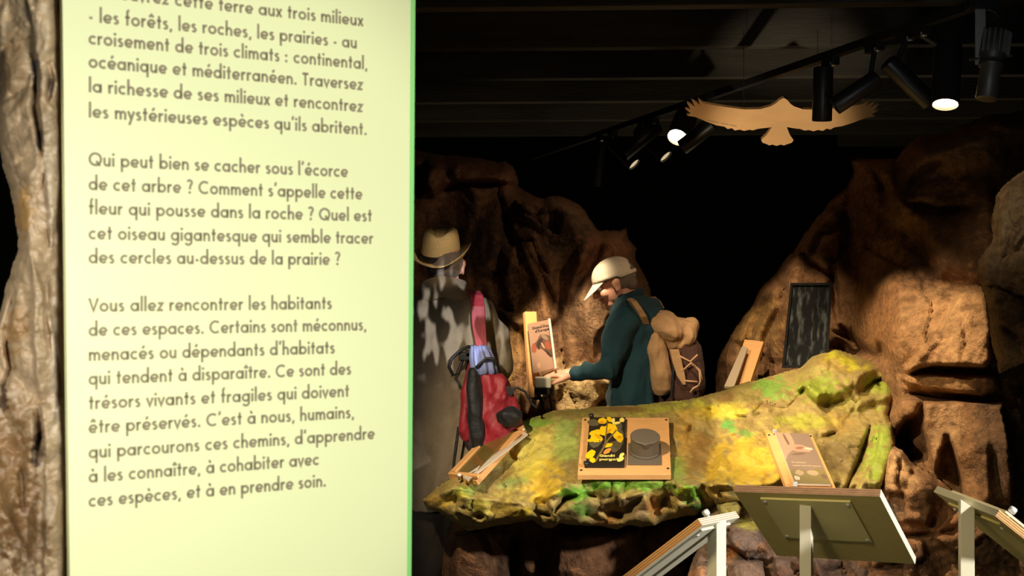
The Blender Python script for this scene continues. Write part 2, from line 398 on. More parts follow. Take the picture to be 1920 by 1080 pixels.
ACC = {'é': ('e', [[(.28, .80), (.42, 1.02)]]), 'è': ('e', [[(.38, .80), (.24, 1.02)]]), 'ê': ('e', [[(.17, .80), (.33, .98), (.49, .80)]]),
       'à': ('a', [[(.38, .80), (.24, 1.02)]]), 'î': ('ı', [[(-.05, .80), (.10, .98), (.25, .80)]])}
def stroke(pts, w, closed=False):
    n = len(pts); P = [Vector((p[0], p[1])) for p in pts]; L = []; R = []
    closed = (P[0]-P[-1]).length < 1e-6
    for i in range(n):
        a = P[i]-P[i-1] if i > 0 else (P[-1]-P[-2] if closed else P[1]-P[0])
        b = P[i+1]-P[i] if i < n-1 else (P[1]-P[0] if closed else P[-1]-P[-2])
        if a.length < 1e-9: a = b
        if b.length < 1e-9: b = a
        a.normalize(); b.normalize(); t = (a+b); t = t.normalized() if t.length > 1e-6 else a
        nn = Vector((-t.y, t.x)); k = 1/max(0.45, nn.dot(Vector((-a.y, a.x)))); L.append(P[i]+nn*w/2*k); R.append(P[i]-nn*w/2*k)
    return L, R
def text_shapes(txt, w=.185):
    """list of quads (each 4 2D points) and total advance, cap height 1"""
    x = 0; out = []
    for ch in txt:
        acc = []
        if ch in ACC: ch, acc = ACC[ch]
        adv, st = GL[ch]
        for s in list(st)+acc:
            if isinstance(s, str):
                c = {'dot.10': (.10, .90), 'pt': (.12, .09), 'pt2': (.12, .52), 'ptq': (.25, .09)}[s]; r = w*.62
                c8 = [(x+c[0]+r*math.cos(k*math.pi/4), c[1]+r*math.sin(k*math.pi/4)) for k in range(8)]; out.append(c8); continue
            L, R = stroke(s, w)
            for i in range(len(L)-1): out.append([(x+p.x, p.y) for p in (L[i], R[i], R[i+1], L[i+1])])
        x += adv+.085
    return out, x-.085
def lay_text(mb, txt, x0, x1, base, cap, fn, m=0, w=.185):
    q, tot = text_shapes(txt, w); sx = (x1-x0)/tot
    for p in q: mb.poly([fn(x0+a[0]*sx, base+a[1]*cap) for a in p], m)

# ------------------------------------------------------------------ introductory panel on the left
dl = 1.9; PL = W(125, 527, dl); pu = Vector(((5019-960)/F, 1, 0)).normalized(); pv = Vector((0, 0, 1)); pn = pu.cross(pv)
if pn.y > 0: pn = -pn
def on_panel(px, py):
    r = Vector(((px-960)/F, 1, -(py-HOR)/F)); o = Vector((0, 0, EYE)); t = (PL-o).dot(pn)/r.dot(pn); q = o+r*t-PL
    return q.dot(pu), q.dot(pv)
def pp(u, v, h=0): return PL+pu*u+pv*v+pn*h
root = thing('information_panel', pp(0.3, -1.6), 'tall lime-yellow information panel with brown French text at the left', 'panel')
def edge_u(py, a, b): return on_panel(a+(b-a)*py/1080, py)[0]
mb = MB(); c = []
for px0, px1, py in ((116, 778, -160), (116, 770, 1290)):
    pass
def corner(a, b, py):
    px = a+(b-a)*py/1080; return on_panel(px, py)
TL = corner(117, 131, -260); TR = corner(770, 763, -260); BR = corner(770, 763, 1290); BL = corner(117, 131, 1290)
bt = -1.59
mb.hexa([pp(*q, -0.018) for q in (BL, BR, TR, TL)]+[pp(*q) for q in (BL, BR, TR, TL)])
part('board', mb, M_panel, root, bevel=0.0)
TR2 = corner(778.5, 771, -260); BR2 = corner(778.5, 771, 1290)
mb = MB(); mb.hexa([pp(*q, -0.018) for q in (BR, BR2, TR2, TR)]+[pp(*q, 0.0004) for q in (BR, BR2, TR2, TR)])
part('green_edge', mb, M_strip, root)
LINES = [(-7, 681, "Découvrez cette terre aux trois milieux"), (41, 669, "- les forêts, les roches, les prairies - au"), (83, 689, "croisement de trois climats : continental,"),
 (127, 680, "océanique et méditerranéen. Traversez"), (173, 680, "la richesse de ses milieux et rencontrez"), (220.5, 687.5, "les mystérieuses espèces qu'ils abritent."),
 (311, 652, "Qui peut bien se cacher sous l'écorce"), (356.5, 679, "de cet arbre ? Comment s'appelle cette"), (402, 697, "fleur qui pousse dans la roche ? Quel est"),
 (449, 699.5, "cet oiseau gigantesque qui semble tracer"), (494, 638, "des cercles au-dessus de la prairie ?"),
 (585, 622, "Vous allez rencontrer les habitants"), (630.5, 687, "de ces espaces. Certains sont méconnus,"), (677, 627.5, "menacés ou dépendants d'habitats"),
 (722, 658, "qui tendent à disparaître. Ce sont des"), (768, 654.5, "trésors vivants et fragiles qui doivent"), (813, 664, "être préservés. C'est à nous, humains,"),
 (860, 702, "qui parcourons ces chemins, d'apprendre"), (905.5, 598, "à les connaître, à cohabiter avec"), (951, 611, "ces espèces, et à en prendre soin.")]
mb = MB()
cap_m = on_panel(166, 500)[1]-on_panel(166, 526)[1]
for by, ex, tx in LINES:
    u0, v0 = on_panel(166, by); u1, _ = on_panel(ex, by-0.1*(ex-166)*(527-by)/527 if False else by+(527-by)/4854*(ex-166))
    lay_text(mb, tx, u0, u1, v0, cap_m, lambda u, v: pp(u, v, 0.0006))
part('lettering', mb, M_ink, root)
for s in (0.03, 0.50):
    mb = MB(); mb.box(pp(s, -1.13, -0.04), (0.04, 0.04, 0.94), Matrix.Rotation(math.atan2(pu.y, pu.x), 3, 'Z')); part('post', mb, M_dull, root)

# ------------------------------------------------------------------ rocks
def lin(*st):
    xs = [s[0] for s in st]; ys = [s[1] for s in st]
    return lambda x: np.interp(x, xs, ys)
# bark-like pillar at the far left
pill = [(-40, -60), (104, -60), (112, 40), (120, 180), (119, 300), (126, 450), (122, 620), (128, 800), (127, 900), (132, 1000), (130, 1140), (-60, 1140), (-40, 1060), (-30, 700), (-4, 600), (10, 540), (34, 470), (30, 430), (28, 390), (16, 350), (4, 310), (-4, 270), (-12, 200), (2, 170), (-4, 120), (-30, 20)]
o = rock('rock_pillar', pill, lambda x, y: 1.93+np.abs(x-70)/70*0.03+0*y, M_bark, step=3, edge=(24, 0.06), thick=0.3, seed=11,
     slabs=[([(40, -60), (120, -60), (122, 300), (95, 480), (84, 330), (70, 180), (60, 60)], .022, 8), ([(60, 470), (100, 600), (125, 900), (120, 1140), (80, 1140), (84, 850), (60, 640)], .02, 7)],
     creases=[([(62, 100), (70, 140), (64, 200), (74, 260), (80, 300)], 6, .03), ([(92, 120), (98, 150), (90, 190)], 5, .03), ([(0, 740), (20, 690), (8, 620), (30, 540)], 6, .03),
              ([(68, 760), (74, 820), (62, 880)], 7, .035), ([(90, 520), (86, 600), (98, 680)], 4, .02), ([(40, 860), (44, 960)], 7, .03), ([(104, 640), (112, 720), (104, 800)], 3, .02)],
     amps=((4, .02), (14, .014), (40, .007)), cells=((12, .02), (34, .006)), rough=5,
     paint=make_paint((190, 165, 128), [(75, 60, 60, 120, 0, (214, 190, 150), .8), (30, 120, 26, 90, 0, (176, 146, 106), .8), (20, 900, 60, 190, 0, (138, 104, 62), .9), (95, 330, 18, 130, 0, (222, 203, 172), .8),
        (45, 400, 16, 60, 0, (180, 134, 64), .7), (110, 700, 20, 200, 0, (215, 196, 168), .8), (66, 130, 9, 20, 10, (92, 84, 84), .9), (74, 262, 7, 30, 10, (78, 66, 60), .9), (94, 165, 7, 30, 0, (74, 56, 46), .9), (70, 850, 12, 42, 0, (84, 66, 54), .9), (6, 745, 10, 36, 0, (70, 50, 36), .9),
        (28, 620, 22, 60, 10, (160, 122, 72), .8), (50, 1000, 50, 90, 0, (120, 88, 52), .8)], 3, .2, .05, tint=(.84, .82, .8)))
tag(o, 'tan crumpled bark-like pillar left of the lime panel', 'pillar')

# cliff on the left, behind the two visitors
left = [(560, 270), (700, 268), (785, 281), (837, 290), (864, 292), (914, 299), (934, 306), (948, 302), (962, 314), (971, 335), (971, 352), (987, 361), (1017, 371), (1031, 367), (1062, 371), (1087, 382), (1100, 399),
        (1116, 420), (1122, 432), (1140, 431), (1159, 432), (1173, 427), (1181, 449), (1195, 465), (1192, 482), (1200, 496), (1214, 527), (1225, 560), (1238, 620), (1245, 720), (1240, 900), (1240, 1110), (560, 1110)]
def dl_left(x, y):
    d = lin((560, 7.1), (780, 6.95), (960, 6.75), (1040, 6.6), (1150, 6.75), (1240, 7.0))(x)
    return d-lin((270, -.25), (600, 0), (720, .12), (1100, .2))(y)
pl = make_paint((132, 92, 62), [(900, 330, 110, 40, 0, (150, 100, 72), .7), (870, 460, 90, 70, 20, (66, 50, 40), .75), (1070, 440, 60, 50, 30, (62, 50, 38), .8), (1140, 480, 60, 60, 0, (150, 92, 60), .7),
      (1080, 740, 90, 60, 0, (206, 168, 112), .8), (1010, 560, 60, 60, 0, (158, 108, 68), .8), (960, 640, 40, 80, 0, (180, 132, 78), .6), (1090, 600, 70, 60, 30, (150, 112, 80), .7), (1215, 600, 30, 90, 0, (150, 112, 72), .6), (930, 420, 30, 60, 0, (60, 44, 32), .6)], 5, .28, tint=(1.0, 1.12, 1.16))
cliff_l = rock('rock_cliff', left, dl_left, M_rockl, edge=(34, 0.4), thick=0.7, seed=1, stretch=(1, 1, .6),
     slabs=[([(800, 300), (860, 296), (966, 318), (972, 348), (900, 340), (850, 345), (810, 370), (790, 340)], .14, 16), ([(960, 372), (1030, 366), (1090, 384), (1120, 425), (1060, 460), (1010, 430), (975, 400)], .12, 26),
            ([(1080, 440), (1170, 430), (1200, 500), (1230, 620), (1230, 740), (1130, 740), (1090, 650), (1060, 560), (1070, 490)], .22, 40), ([(940, 470), (1000, 440), (1030, 520), (1044, 600), (1000, 640), (950, 600), (930, 530)], .16, 34),
            ([(1000, 745), (1040, 700), (1100, 690), (1170, 700), (1200, 760), (1180, 900), (960, 900)], .2, 30), ([(940, 580), (985, 600), (990, 780), (940, 800)], .12, 20)],
     creases=[([(825, 362), (860, 345), (925, 343), (970, 351)], 4, .09), ([(943, 380), (950, 430), (968, 470)], 8, .10), ([(990, 470), (1020, 525), (1036, 560), (1040, 620)], 6, .12), ([(1060, 540), (1050, 600), (1058, 680)], 8, .1),
              ([(1128, 431), (1120, 470), (1090, 520), (1070, 580)], 10, .12), ([(1100, 780), (1130, 755), (1180, 750)], 6, .1), ([(1150, 440), (1172, 452), (1182, 480)], 5, .07)],
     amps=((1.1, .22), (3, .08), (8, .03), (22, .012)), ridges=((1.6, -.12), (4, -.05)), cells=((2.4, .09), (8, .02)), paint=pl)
tag(cliff_l, 'dark brown rock cliff behind the two visitors', 'rock')

# cliff on the right
right = [(1339, 745), (1344, 675), (1355, 656), (1378, 615), (1405, 580), (1429, 533), (1457, 507), (1495, 458), (1532, 406), (1560, 374), (1584, 350), (1600, 325), (1595, 297), (1622, 295), (1650, 301), (1679, 298), (1693, 283), (1708, 262), (1721, 252), (1745, 255), (1773, 250), (1800, 236), (1860, 215), (1920, 208), (2080, 190), (2080, 1130), (1640, 1130), (1640, 900), (1600, 860), (1500, 850), (1345, 850)]
def dl_right(x, y):
    d = lin((1340, 6.35), (1420, 6.1), (1480, 5.85), (1600, 5.68), (1690, 5.2), (1800, 4.95), (1850, 4.87), (1920, 4.93), (2080, 5.2))(x)
    return d+lin((190, .5), (500, .12), (620, 0), (750, -.02), (1130, -.05))(y)
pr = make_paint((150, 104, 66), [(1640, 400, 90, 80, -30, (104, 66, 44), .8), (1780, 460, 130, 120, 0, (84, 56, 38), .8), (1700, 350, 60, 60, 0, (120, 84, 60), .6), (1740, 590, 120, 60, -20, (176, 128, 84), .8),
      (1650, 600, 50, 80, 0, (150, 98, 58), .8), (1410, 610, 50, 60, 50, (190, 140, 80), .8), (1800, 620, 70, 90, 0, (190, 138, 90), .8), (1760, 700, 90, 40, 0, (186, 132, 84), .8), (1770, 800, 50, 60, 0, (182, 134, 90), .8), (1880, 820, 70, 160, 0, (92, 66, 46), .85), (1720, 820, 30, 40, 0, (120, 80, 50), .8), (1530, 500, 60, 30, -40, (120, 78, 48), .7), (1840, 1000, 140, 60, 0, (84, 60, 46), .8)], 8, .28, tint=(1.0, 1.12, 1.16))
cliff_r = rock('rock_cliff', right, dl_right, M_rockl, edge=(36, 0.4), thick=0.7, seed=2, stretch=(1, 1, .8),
     slabs=[([(1700, 260), (1770, 250), (1900, 215), (2080, 190), (2080, 520), (1850, 540), (1760, 520), (1720, 440), (1660, 400), (1690, 320)], .20, 50),
            ([(1592, 297), (1680, 298), (1690, 380), (1620, 440), (1590, 400), (1600, 350)], .12, 26),
            ([(1590, 560), (1640, 500), (1740, 520), (1800, 560), (1770, 620), (1730, 680), (1690, 690), (1650, 660), (1590, 640)], .08, 40),
            ([(1795, 545), (1770, 600), (1735, 650), (1692, 694), (1700, 702), (1750, 688), (1850, 690), (1895, 640), (1900, 560), (1850, 540)], .26, 12),
            ([(1686, 706), (1740, 698), (1800, 704), (1870, 700), (1880, 730), (1842, 744), (1780, 736), (1704, 726)], .17, 9),
            ([(1735, 752), (1790, 746), (1880, 756), (1906, 860), (1900, 970), (1808, 970), (1800, 900), (1790, 846), (1776, 820), (1764, 850), (1760, 900), (1746, 870), (1730, 800)], .20, 12),
            ([(1690, 745), (1728, 752), (1722, 776), (1700, 790), (1672, 840), (1668, 780)], .14, 12), ([(1860, 740), (2080, 700), (2080, 1000), (1900, 1000), (1870, 880)], .12, 30)],
     creases=[([(1598, 350), (1580, 420), (1540, 440), (1520, 480)], 10, .10), ([(1760, 300), (1720, 330), (1700, 370)], 10, .10), ([(1700, 736), (1760, 745), (1850, 752)], 7, .14), ([(1690, 703), (1740, 696), (1790, 700), (1860, 690)], 4, .07),
              ([(1700, 790), (1690, 830), (1700, 860), (1730, 850)], 16, .22), ([(1560, 470), (1562, 530), (1570, 600)], 8, .1), ([(1575, 610), (1605, 650), (1650, 676)], 9, .13), ([(1648, 640), (1660, 680)], 6, .08),
              ([(1385, 690), (1412, 610), (1446, 552)], 9, .12), ([(1372, 640), (1392, 650), (1410, 640)], 6, .08), ([(1430, 700), (1436, 630), (1458, 580)], 8, .10), ([(1455, 520), (1470, 545), (1462, 570)], 5, .07), ([(1500, 470), (1520, 500), (1560, 520)], 8, .10), ([(1560, 380), (1590, 420), (1580, 480), (1600, 520)], 9, .10), ([(1640, 320), (1660, 360), (1650, 420)], 10, .10), ([(1700, 380), (1760, 400), (1830, 392)], 10, .09), ([(1800, 590), (1812, 640), (1800, 680)], 5, .04), ([(1850, 560), (1866, 620), (1860, 680)], 8, .10), ([(1600, 640), (1560, 620)], 5, .05)],
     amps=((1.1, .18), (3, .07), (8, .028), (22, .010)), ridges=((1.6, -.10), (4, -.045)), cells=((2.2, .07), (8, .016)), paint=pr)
tag(cliff_r, 'tall brown rock cliff rising on the right behind the green relief', 'rock')
bould = [(1990, 290), (1925, 312), (1887, 342), (1866, 368), (1858, 408), (1863, 448), (1836, 484), (1832, 520), (1850, 570), (1858, 640), (1876, 700), (1900, 690), (1960, 660), (2090, 640), (2090, 290)]
o = rock('rock_outcrop', bould, lambda x, y: 4.42-(x-1830)/260*.35+(500-y)*.0004, M_rockl, edge=(22, 0.14), thick=0.45, seed=4,
     slabs=[([(1890, 345), (1925, 320), (1960, 400), (1900, 470), (1870, 480), (1872, 400)], .06, 14)], creases=[([(1925, 400), (1900, 440), (1870, 520)], 7, .06), ([(1880, 380), (1895, 420), (1880, 460)], 5, .04)],
     amps=((2, .06), (7, .04), (20, .014)), cells=((6, .05), (14, .012)), paint=make_paint((146, 118, 86), [(1890, 400, 40, 90, 20, (172, 146, 110), .8), (1900, 600, 50, 60, 0, (110, 80, 54), .8)], 2, .25))
tag(o, 'pale folded rock outcrop leaning in at the right edge', 'rock')
rub = [(1556, 1130), (1600, 1040), (1640, 1000), (1645, 925), (1658, 870), (1674, 836), (1692, 842), (1706, 862), (1722, 876), (1742, 884), (1768, 905), (1800, 940), (1870, 955), (1960, 990), (2080, 1010), (2080, 1130)]
o = rock('rock_rubble', rub, lambda x, y: 4.68-(y-840)*.0008+0*x, M_rockl, edge=(22, 0.14), thick=0.5, seed=6,
     slabs=[([(1660, 850), (1690, 845), (1712, 880), (1690, 930), (1655, 920)], .07, 10), ([(1700, 890), (1745, 890), (1770, 930), (1740, 990), (1690, 980)], .08, 16), ([(1650, 1010), (1730, 1010), (1740, 1050), (1640, 1060)], .07, 12), ([(1740, 1000), (1800, 960), (1860, 1000), (1790, 1040)], .07, 12)],
     creases=[([(1640, 1002), (1700, 1006), (1760, 1000), (1830, 985)], 6, .08), ([(1690, 860), (1684, 900), (1700, 950)], 4, .04)],
     amps=((3, .06), (9, .03), (24, .012)), cells=((7, .05), (18, .018)), paint=make_paint((150, 104, 70), [(1690, 880, 50, 50, 0, (196, 146, 98), .8), (1670, 960, 24, 30, 0, (96, 78, 64), .8), (1720, 1050, 90, 30, 0, (96, 66, 50), .8), (1790, 985, 40, 26, 0, (160, 100, 62), .7), (1880, 1040, 90, 50, 0, (74, 54, 42), .8)], 4, .3, .05, tint=(1.0, 1.12, 1.16)))
tag(o, 'orange-brown rubble heap between the two right-hand lecterns', 'rock')
un = [(1270, 1130), (1296, 1060), (1318, 1000), (1322, 962), (1350, 930), (1400, 920), (1440, 960), (1500, 985), (1640, 1000), (1660, 1130)]
o = rock('boulder_heap', un, lambda x, y: 4.72-(y-930)*.0012+0*x, M_rockl, edge=(16, 0.12), thick=0.5, seed=9, step=3,
     slabs=[([(1345, 945), (1378, 935), (1392, 950), (1384, 966), (1350, 972)], .08, 7), ([(1352, 985), (1400, 976), (1425, 990), (1436, 1030), (1400, 1050), (1368, 1020)], .10, 8), ([(1360, 1050), (1430, 1052), (1440, 1110), (1340, 1120)], .10, 8), ([(1280, 1060), (1330, 1050), (1345, 1110), (1270, 1130)], .08, 8), ([(1450, 1045), (1530, 1050), (1560, 1110), (1450, 1120)], .08, 8)],
     creases=[([(1355, 1020), (1400, 1048), (1440, 1054)], 4, .07), ([(1330, 980), (1372, 1000)], 4, .05)],
     amps=((4, .04), (12, .02), (30, .008)), cells=((9, .05), (22, .012)), paint=make_paint((118, 94, 78), [(1365, 950, 40, 26, 0, (150, 136, 70), .9), (1400, 985, 28, 14, 10, (160, 150, 60), .9), (1395, 1015, 44, 30, 20, (116, 96, 84), .8), (1370, 1035, 22, 14, -40, (176, 116, 60), .8), (1310, 1085, 40, 26, 0, (170, 120, 80), .7), (1430, 1030, 14, 12, 0, (170, 118, 76), .7), (1500, 1080, 60, 30, 0, (110, 76, 58), .8)], 6, .25, .06))
tag(o, 'heap of grey-brown angular boulders under the tilted lectern board', 'rock')
ul = [(820, 1130), (836, 1010), (850, 960), (1000, 950), (1200, 950), (1320, 950), (1330, 1000), (1300, 1060), (1290, 1130)]
o = rock('relief_base', ul, lambda x, y: 5.15+0*x-(y-950)*.0004, M_rockl, edge=(20, 0.1), thick=0.5, seed=10, slabs=[([(850, 1000), (900, 990), (925, 1060), (930, 1130), (840, 1130)], .1, 16), ([(1040, 1000), (1200, 990), (1240, 1130), (1030, 1130)], .1, 20)],
     creases=[([(970, 990), (965, 1060), (975, 1130)], 10, .12)], amps=((2, .08), (6, .03), (18, .01)), cells=((5, .05),), paint=make_paint((104, 72, 48), [(1100, 1050, 90, 60, 0, (122, 84, 56), .7), (960, 1050, 30, 80, 0, (52, 40, 30), .7)], 3, .25))
tag(o, 'dark brown rocky base under the painted green relief', 'rock')

# painted relief table
led = [(792, 939), (806, 925), (832, 906), (850, 893), (880, 870), (915, 835), (945, 806), (962, 793), (1002, 782), (1040, 769), (1100, 765), (1200, 758), (1300, 748), (1342, 735), (1400, 716), (1455, 702), (1500, 690), (1522, 668), (1540, 657), (1562, 651), (1590, 662), (1620, 672), (1655, 684), (1692, 690), (1690, 720), (1680, 750), (1664, 778), (1674, 800), (1680, 830), (1668, 870), (1650, 918), (1640, 950), (1560, 960), (1440, 962),
       (1390, 948), (1340, 960), (1318, 958), (1306, 966), (1290, 967), (1253, 974), (1230, 984), (1203, 988), (1180, 984), (1157, 992), (1120, 986), (1077, 984), (1050, 980), (1035, 991), (1017, 990), (1000, 975), (937, 984), (893, 993), (877, 996), (847, 978), (820, 960), (803, 955)]
brk = lin((792, 940), (850, 915), (900, 925), (960, 935), (1010, 930), (1040, 915), (1080, 905), (1320, 903), (1370, 912), (1460, 905), (1600, 905), (1700, 905))
def dl_led(x, y):
    b = brk(x); top = 4.68+np.maximum(b-y, 0)*.0036; d = top+np.maximum(y-b, 0)*.0010
    return d+lin((792, .12), (900, .03), (1000, 0), (1450, 0), (1700, -.02))(x)
GR = (106, 150, 52); YG = (172, 172, 52); YE = (206, 168, 48); OC = (176, 138, 64); OL = (122, 108, 50); BR = (124, 88, 48); LM = (138, 152, 46)
pg = make_paint((156, 134, 74), [
    (1400, 870, 120, 62, 0, YE, .9), (1000, 850, 70, 90, 40, (206, 188, 84), .8), (1060, 830, 30, 50, 0, (154, 170, 84), .8), (1020, 905, 40, 50, 50, YE, .8), (985, 795, 60, 16, -10, GR, .85), (940, 815, 26, 12, -30, GR, .8), (1080, 775, 90, 12, -4, OL, .8), (1240, 765, 120, 12, -6, YG, .7), (1180, 768, 40, 8, 0, BR, .6),
    (1360, 770, 60, 20, 0, (206, 192, 60), .8), (1300, 775, 50, 12, 0, YE, .5), (1400, 735, 60, 22, -8, OL, .9), (1450, 728, 36, 26, 0, GR, .8), (1360, 745, 30, 10, -20, BR, .6), (1540, 730, 50, 34, 10, LM, .9), (1560, 670, 60, 22, 20, (168, 140, 62), .9), (1590, 680, 50, 10, 20, (190, 180, 44), .8), (1570, 665, 22, 10, 20, (198, 188, 50), .8), (1650, 720, 40, 26, 0, LM, .8), (1600, 760, 80, 22, 0, (150, 138, 66), .7),
    (1280, 800, 24, 40, 30, OC, .8), (1300, 840, 40, 50, 20, (190, 148, 66), .8), (1270, 880, 22, 30, 0, GR, .6), (1365, 798, 14, 14, 0, (96, 158, 64), .9), (1395, 812, 20, 9, 10, (96, 158, 64), .7), (1510, 790, 70, 16, 0, YG, .7), (1580, 850, 50, 50, 0, (128, 110, 60), .85), (1570, 790, 30, 26, 30, OC, .5), (1645, 850, 30, 70, 10, (146, 162, 56), .95),
    (880, 920, 60, 14, -16, GR, .55), (960, 905, 40, 12, -10, (120, 160, 80), .6), (930, 890, 50, 20, -35, (122, 106, 56), .6), (900, 950, 30, 18, 0, YG, .6), (820, 940, 30, 16, 0, OC, .8), (850, 935, 34, 12, -20, (196, 168, 50), .6), (975, 962, 22, 11, 0, (232, 190, 24), .95), (940, 955, 50, 16, 0, (186, 158, 70), .6), (1080, 925, 36, 20, 0, (98, 152, 40), .95), (1130, 912, 40, 14, 0, (124, 168, 50), .9), (1090, 955, 30, 14, 20, (112, 158, 60), .85), (1200, 910, 100, 13, 0, (108, 156, 44), .9),
    (1180, 955, 70, 26, 0, (118, 96, 64), .9), (1130, 975, 30, 14, 0, (170, 116, 56), .8), (1225, 950, 16, 24, 0, (186, 128, 60), .8), (1296, 925, 26, 22, 20, (110, 170, 34), .9), (1284, 922, 10, 9, 0, (206, 210, 30), .8), (1308, 950, 16, 10, 0, (70, 130, 60), .9), (1345, 925, 30, 20, 0, OC, .9), (1025, 925, 16, 30, 40, YE, .8), (1000, 880, 30, 20, 0, (206, 186, 60), .5), (1310, 850, 26, 60, 10, (122, 88, 48), .7), (1170, 768, 50, 7, 0, BR, .6), (1580, 860, 40, 40, 0, (112, 92, 52), .7), (930, 900, 60, 14, -34, (120, 98, 52), .6), (1420, 760, 60, 7, -4, BR, .5), (1060, 800, 26, 20, 0, (140, 156, 76), .6)], 12, .26, .05)  # brown blobs on the right paint shade into the relief
prairie = rock('painted_relief', led, dl_led, M_prairie, edge=(14, 0.07), thick=0.42, seed=3, step=3, rough=3,
     slabs=[([(1672, 792), (1650, 796), (1640, 850), (1600, 925), (1655, 925), (1685, 850)], .12, 8), ([(1500, 695), (1522, 668), (1562, 651), (1620, 672), (1655, 690), (1600, 740), (1530, 760), (1495, 730)], .16, 30),
            ([(1350, 835), (1460, 820), (1470, 900), (1440, 925), (1330, 910)], .07, 16), ([(1020, 930), (1060, 905), (1100, 930), (1090, 980), (1040, 985)], .07, 10), ([(1160, 930), (1210, 915), (1230, 985), (1170, 985)], .06, 10),
            ([(860, 925), (1000, 938), (1010, 970), (900, 985), (850, 960)], .05, 10), ([(1260, 905), (1310, 905), (1318, 955), (1270, 960)], .06, 10), ([(1320, 905), (1370, 900), (1400, 940), (1345, 950)], .07, 10), ([(1560, 690), (1690, 690), (1680, 750), (1590, 770)], .06, 20)],
     creases=[([(1040, 960), (1060, 935), (1090, 928)], 5, .11), ([(1090, 925), (1120, 932)], 3, .04), ([(852, 960), (855, 930)], 3, .05), ([(890, 968), (908, 968)], 6, .08), ([(990, 955), (1035, 968)], 3, .06), ([(1130, 958), (1165, 966), (1205, 930)], 9, .09), ([(1238, 950), (1250, 930)], 6, .06), ([(1266, 905), (1268, 920)], 3, .05), ([(1302, 912), (1320, 945)], 3, .06),
              ([(1632, 800), (1614, 860), (1586, 918)], 5, .11), ([(1300, 795), (1290, 815)], 5, .04), ([(1325, 765), (1345, 775)], 4, .04), ([(1350, 778), (1400, 782), (1460, 770)], 3, .03), ([(1500, 740), (1510, 725)], 5, .08), ([(1620, 732), (1640, 715), (1690, 704)], 4, .10), ([(1640, 716), (1656, 728)], 3, .06), ([(1540, 820), (1570, 812)], 4, .05),
              ([(1380, 915), (1400, 925)], 4, .04), ([(1030, 790), (1060, 782)], 4, .03)],
     amps=((2.2, .03), (7, .018), (18, .011), (40, .005)), ridges=((6, -.022),), cells=((7, .035), (16, .014)), paint=pg)
tag(prairie, 'green and yellow painted landscape relief spread like a table', 'relief model')
# ------------------------------------------------------------------ lecterns in front
def screw(mb, c, n, r=0.006, h=0.004):
    mb.lathe([(r, 0), (r, h*.6), (r*.6, h), (0.0005, h)], Vector(c), n, 10)
def plane4(c4): a, b, c, d = [Vector(p) for p in c4]; return a, (b-a), (d-a)
def lectern(label, c4, post_top, post_az, post_w, t, mats, ply, plate=None, screws=(), knobs=(), flap=None):
    """c4: underside corners high-left, high-right, low-right, low-left"""
    a, b, c, d = [Vector(p) for p in c4]; dn = (d-a).normalized(); e = (b-a).normalized(); n = e.cross(dn).normalized()
    if n.z < 0: n = -n                                   # upper side
    base = Vector((post_top.x, post_top.y, 0))
    root = thing('lectern', base, label, 'lectern')
    mb = MB(); mb.hexa([a, b, c, d]+[p+n*t for p in (a, b, c, d)]); mb.mi = [0, 0]+mats[3]; part('top_board', mb, [mats[0], M_white, M_ply, M_ply_shade], root, bevel=0.001)
    mb = MB(); g = 0.0009
    # plywood layers on the four edges, one thin strip each
    nl = 7
    for k in range(nl):
        if not k % 2: continue
        z0 = t*(k/nl)+.0006; z1 = t*((k+1)/nl)-.0006
        for p, q in [((a, b), (b, c), (c, d), (d, a))[i_] for i_ in ply]:
            mb = MB()
            o = (q-p).normalized().cross(n); 
            if o.dot((a+b+c+d)/4-p) > 0: o = -o
            mb.hexa([p+n*z0, q+n*z0, q+n*z0+o*g, p+n*z0+o*g, p+n*z1, q+n*z1, q+n*z1+o*g, p+n*z1+o*g]); part('plywood_layer', mb, mats[1], root)
    if plate:
        u0, u1, v0, v1 = plate; U = b-a; V = d-a; q = [a+U*u0+V*v0, a+U*u1+V*v0, a+U*u1+V*v1, a+U*u0+V*v1]
        mb = MB(); mb.hexa([p-n*0.006 for p in q]+[p+n*0.0005 for p in q]); pl_ = part('back_plate', mb, mats[2], root, bevel=0.001)
        for (i, j) in ((.04, .06), (.96, .06), (.96, .94), (.04, .94)):
            mb = MB(); p = q[0]+(q[1]-q[0])*i+(q[3]-q[0])*j-n*0.006; screw(mb, p, -n); part('screw', mb, M_metal, pl_)
    R = Matrix.Rotation(post_az, 3, 'Z'); mb = MB(); h = post_top.z; w = post_w
    pts = [R@Vector((x*w/2, y*w/2, 0)) for x, y in ((-1, -1), (1, -1), (1, 1), (-1, 1))]
    def hit(p):   # height of the underside above that corner
        x = base+p; return a.z-(n.x*(x.x-a.x)+n.y*(x.y-a.y))/n.z-0.0005
    mb.hexa([base+p for p in pts]+[Vector((base.x+p.x, base.y+p.y, hit(p))) for p in pts]); part('post', mb, M_white, root, bevel=0.001)
    mb = MB(); mb.box(base+Vector((0, 0, 0.006)), (0.3, 0.3, 0.012), R); part('foot_plate', mb, M_white, root, bevel=0.002)
    if flap:
        u0, u1, v0, v1 = flap; U = b-a; V = d-a; q = [a+U*u0+V*v0, a+U*u1+V*v0, a+U*u1+V*v1, a+U*u0+V*v1]
        mb = MB(); mb.hexa([p+n*(t+.006) for p in q]+[p+n*(t+.012) for p in q]); part('flap_panel', mb, M_acry, root, bevel=0.001)
    for (u, v) in knobs:
        p = a+(b-a)*u+(d-a)*v+n*(t+.004); mb = MB(); ax = -dn
        mb.lathe([(.004, 0), (.004, .012), (.009, .013), (.0105, .018), (.0105, .026), (.008, .029), (.0005, .029)], p-ax*.004, n, 16); part('knob', mb, M_metal, root, smooth=True)
    return root
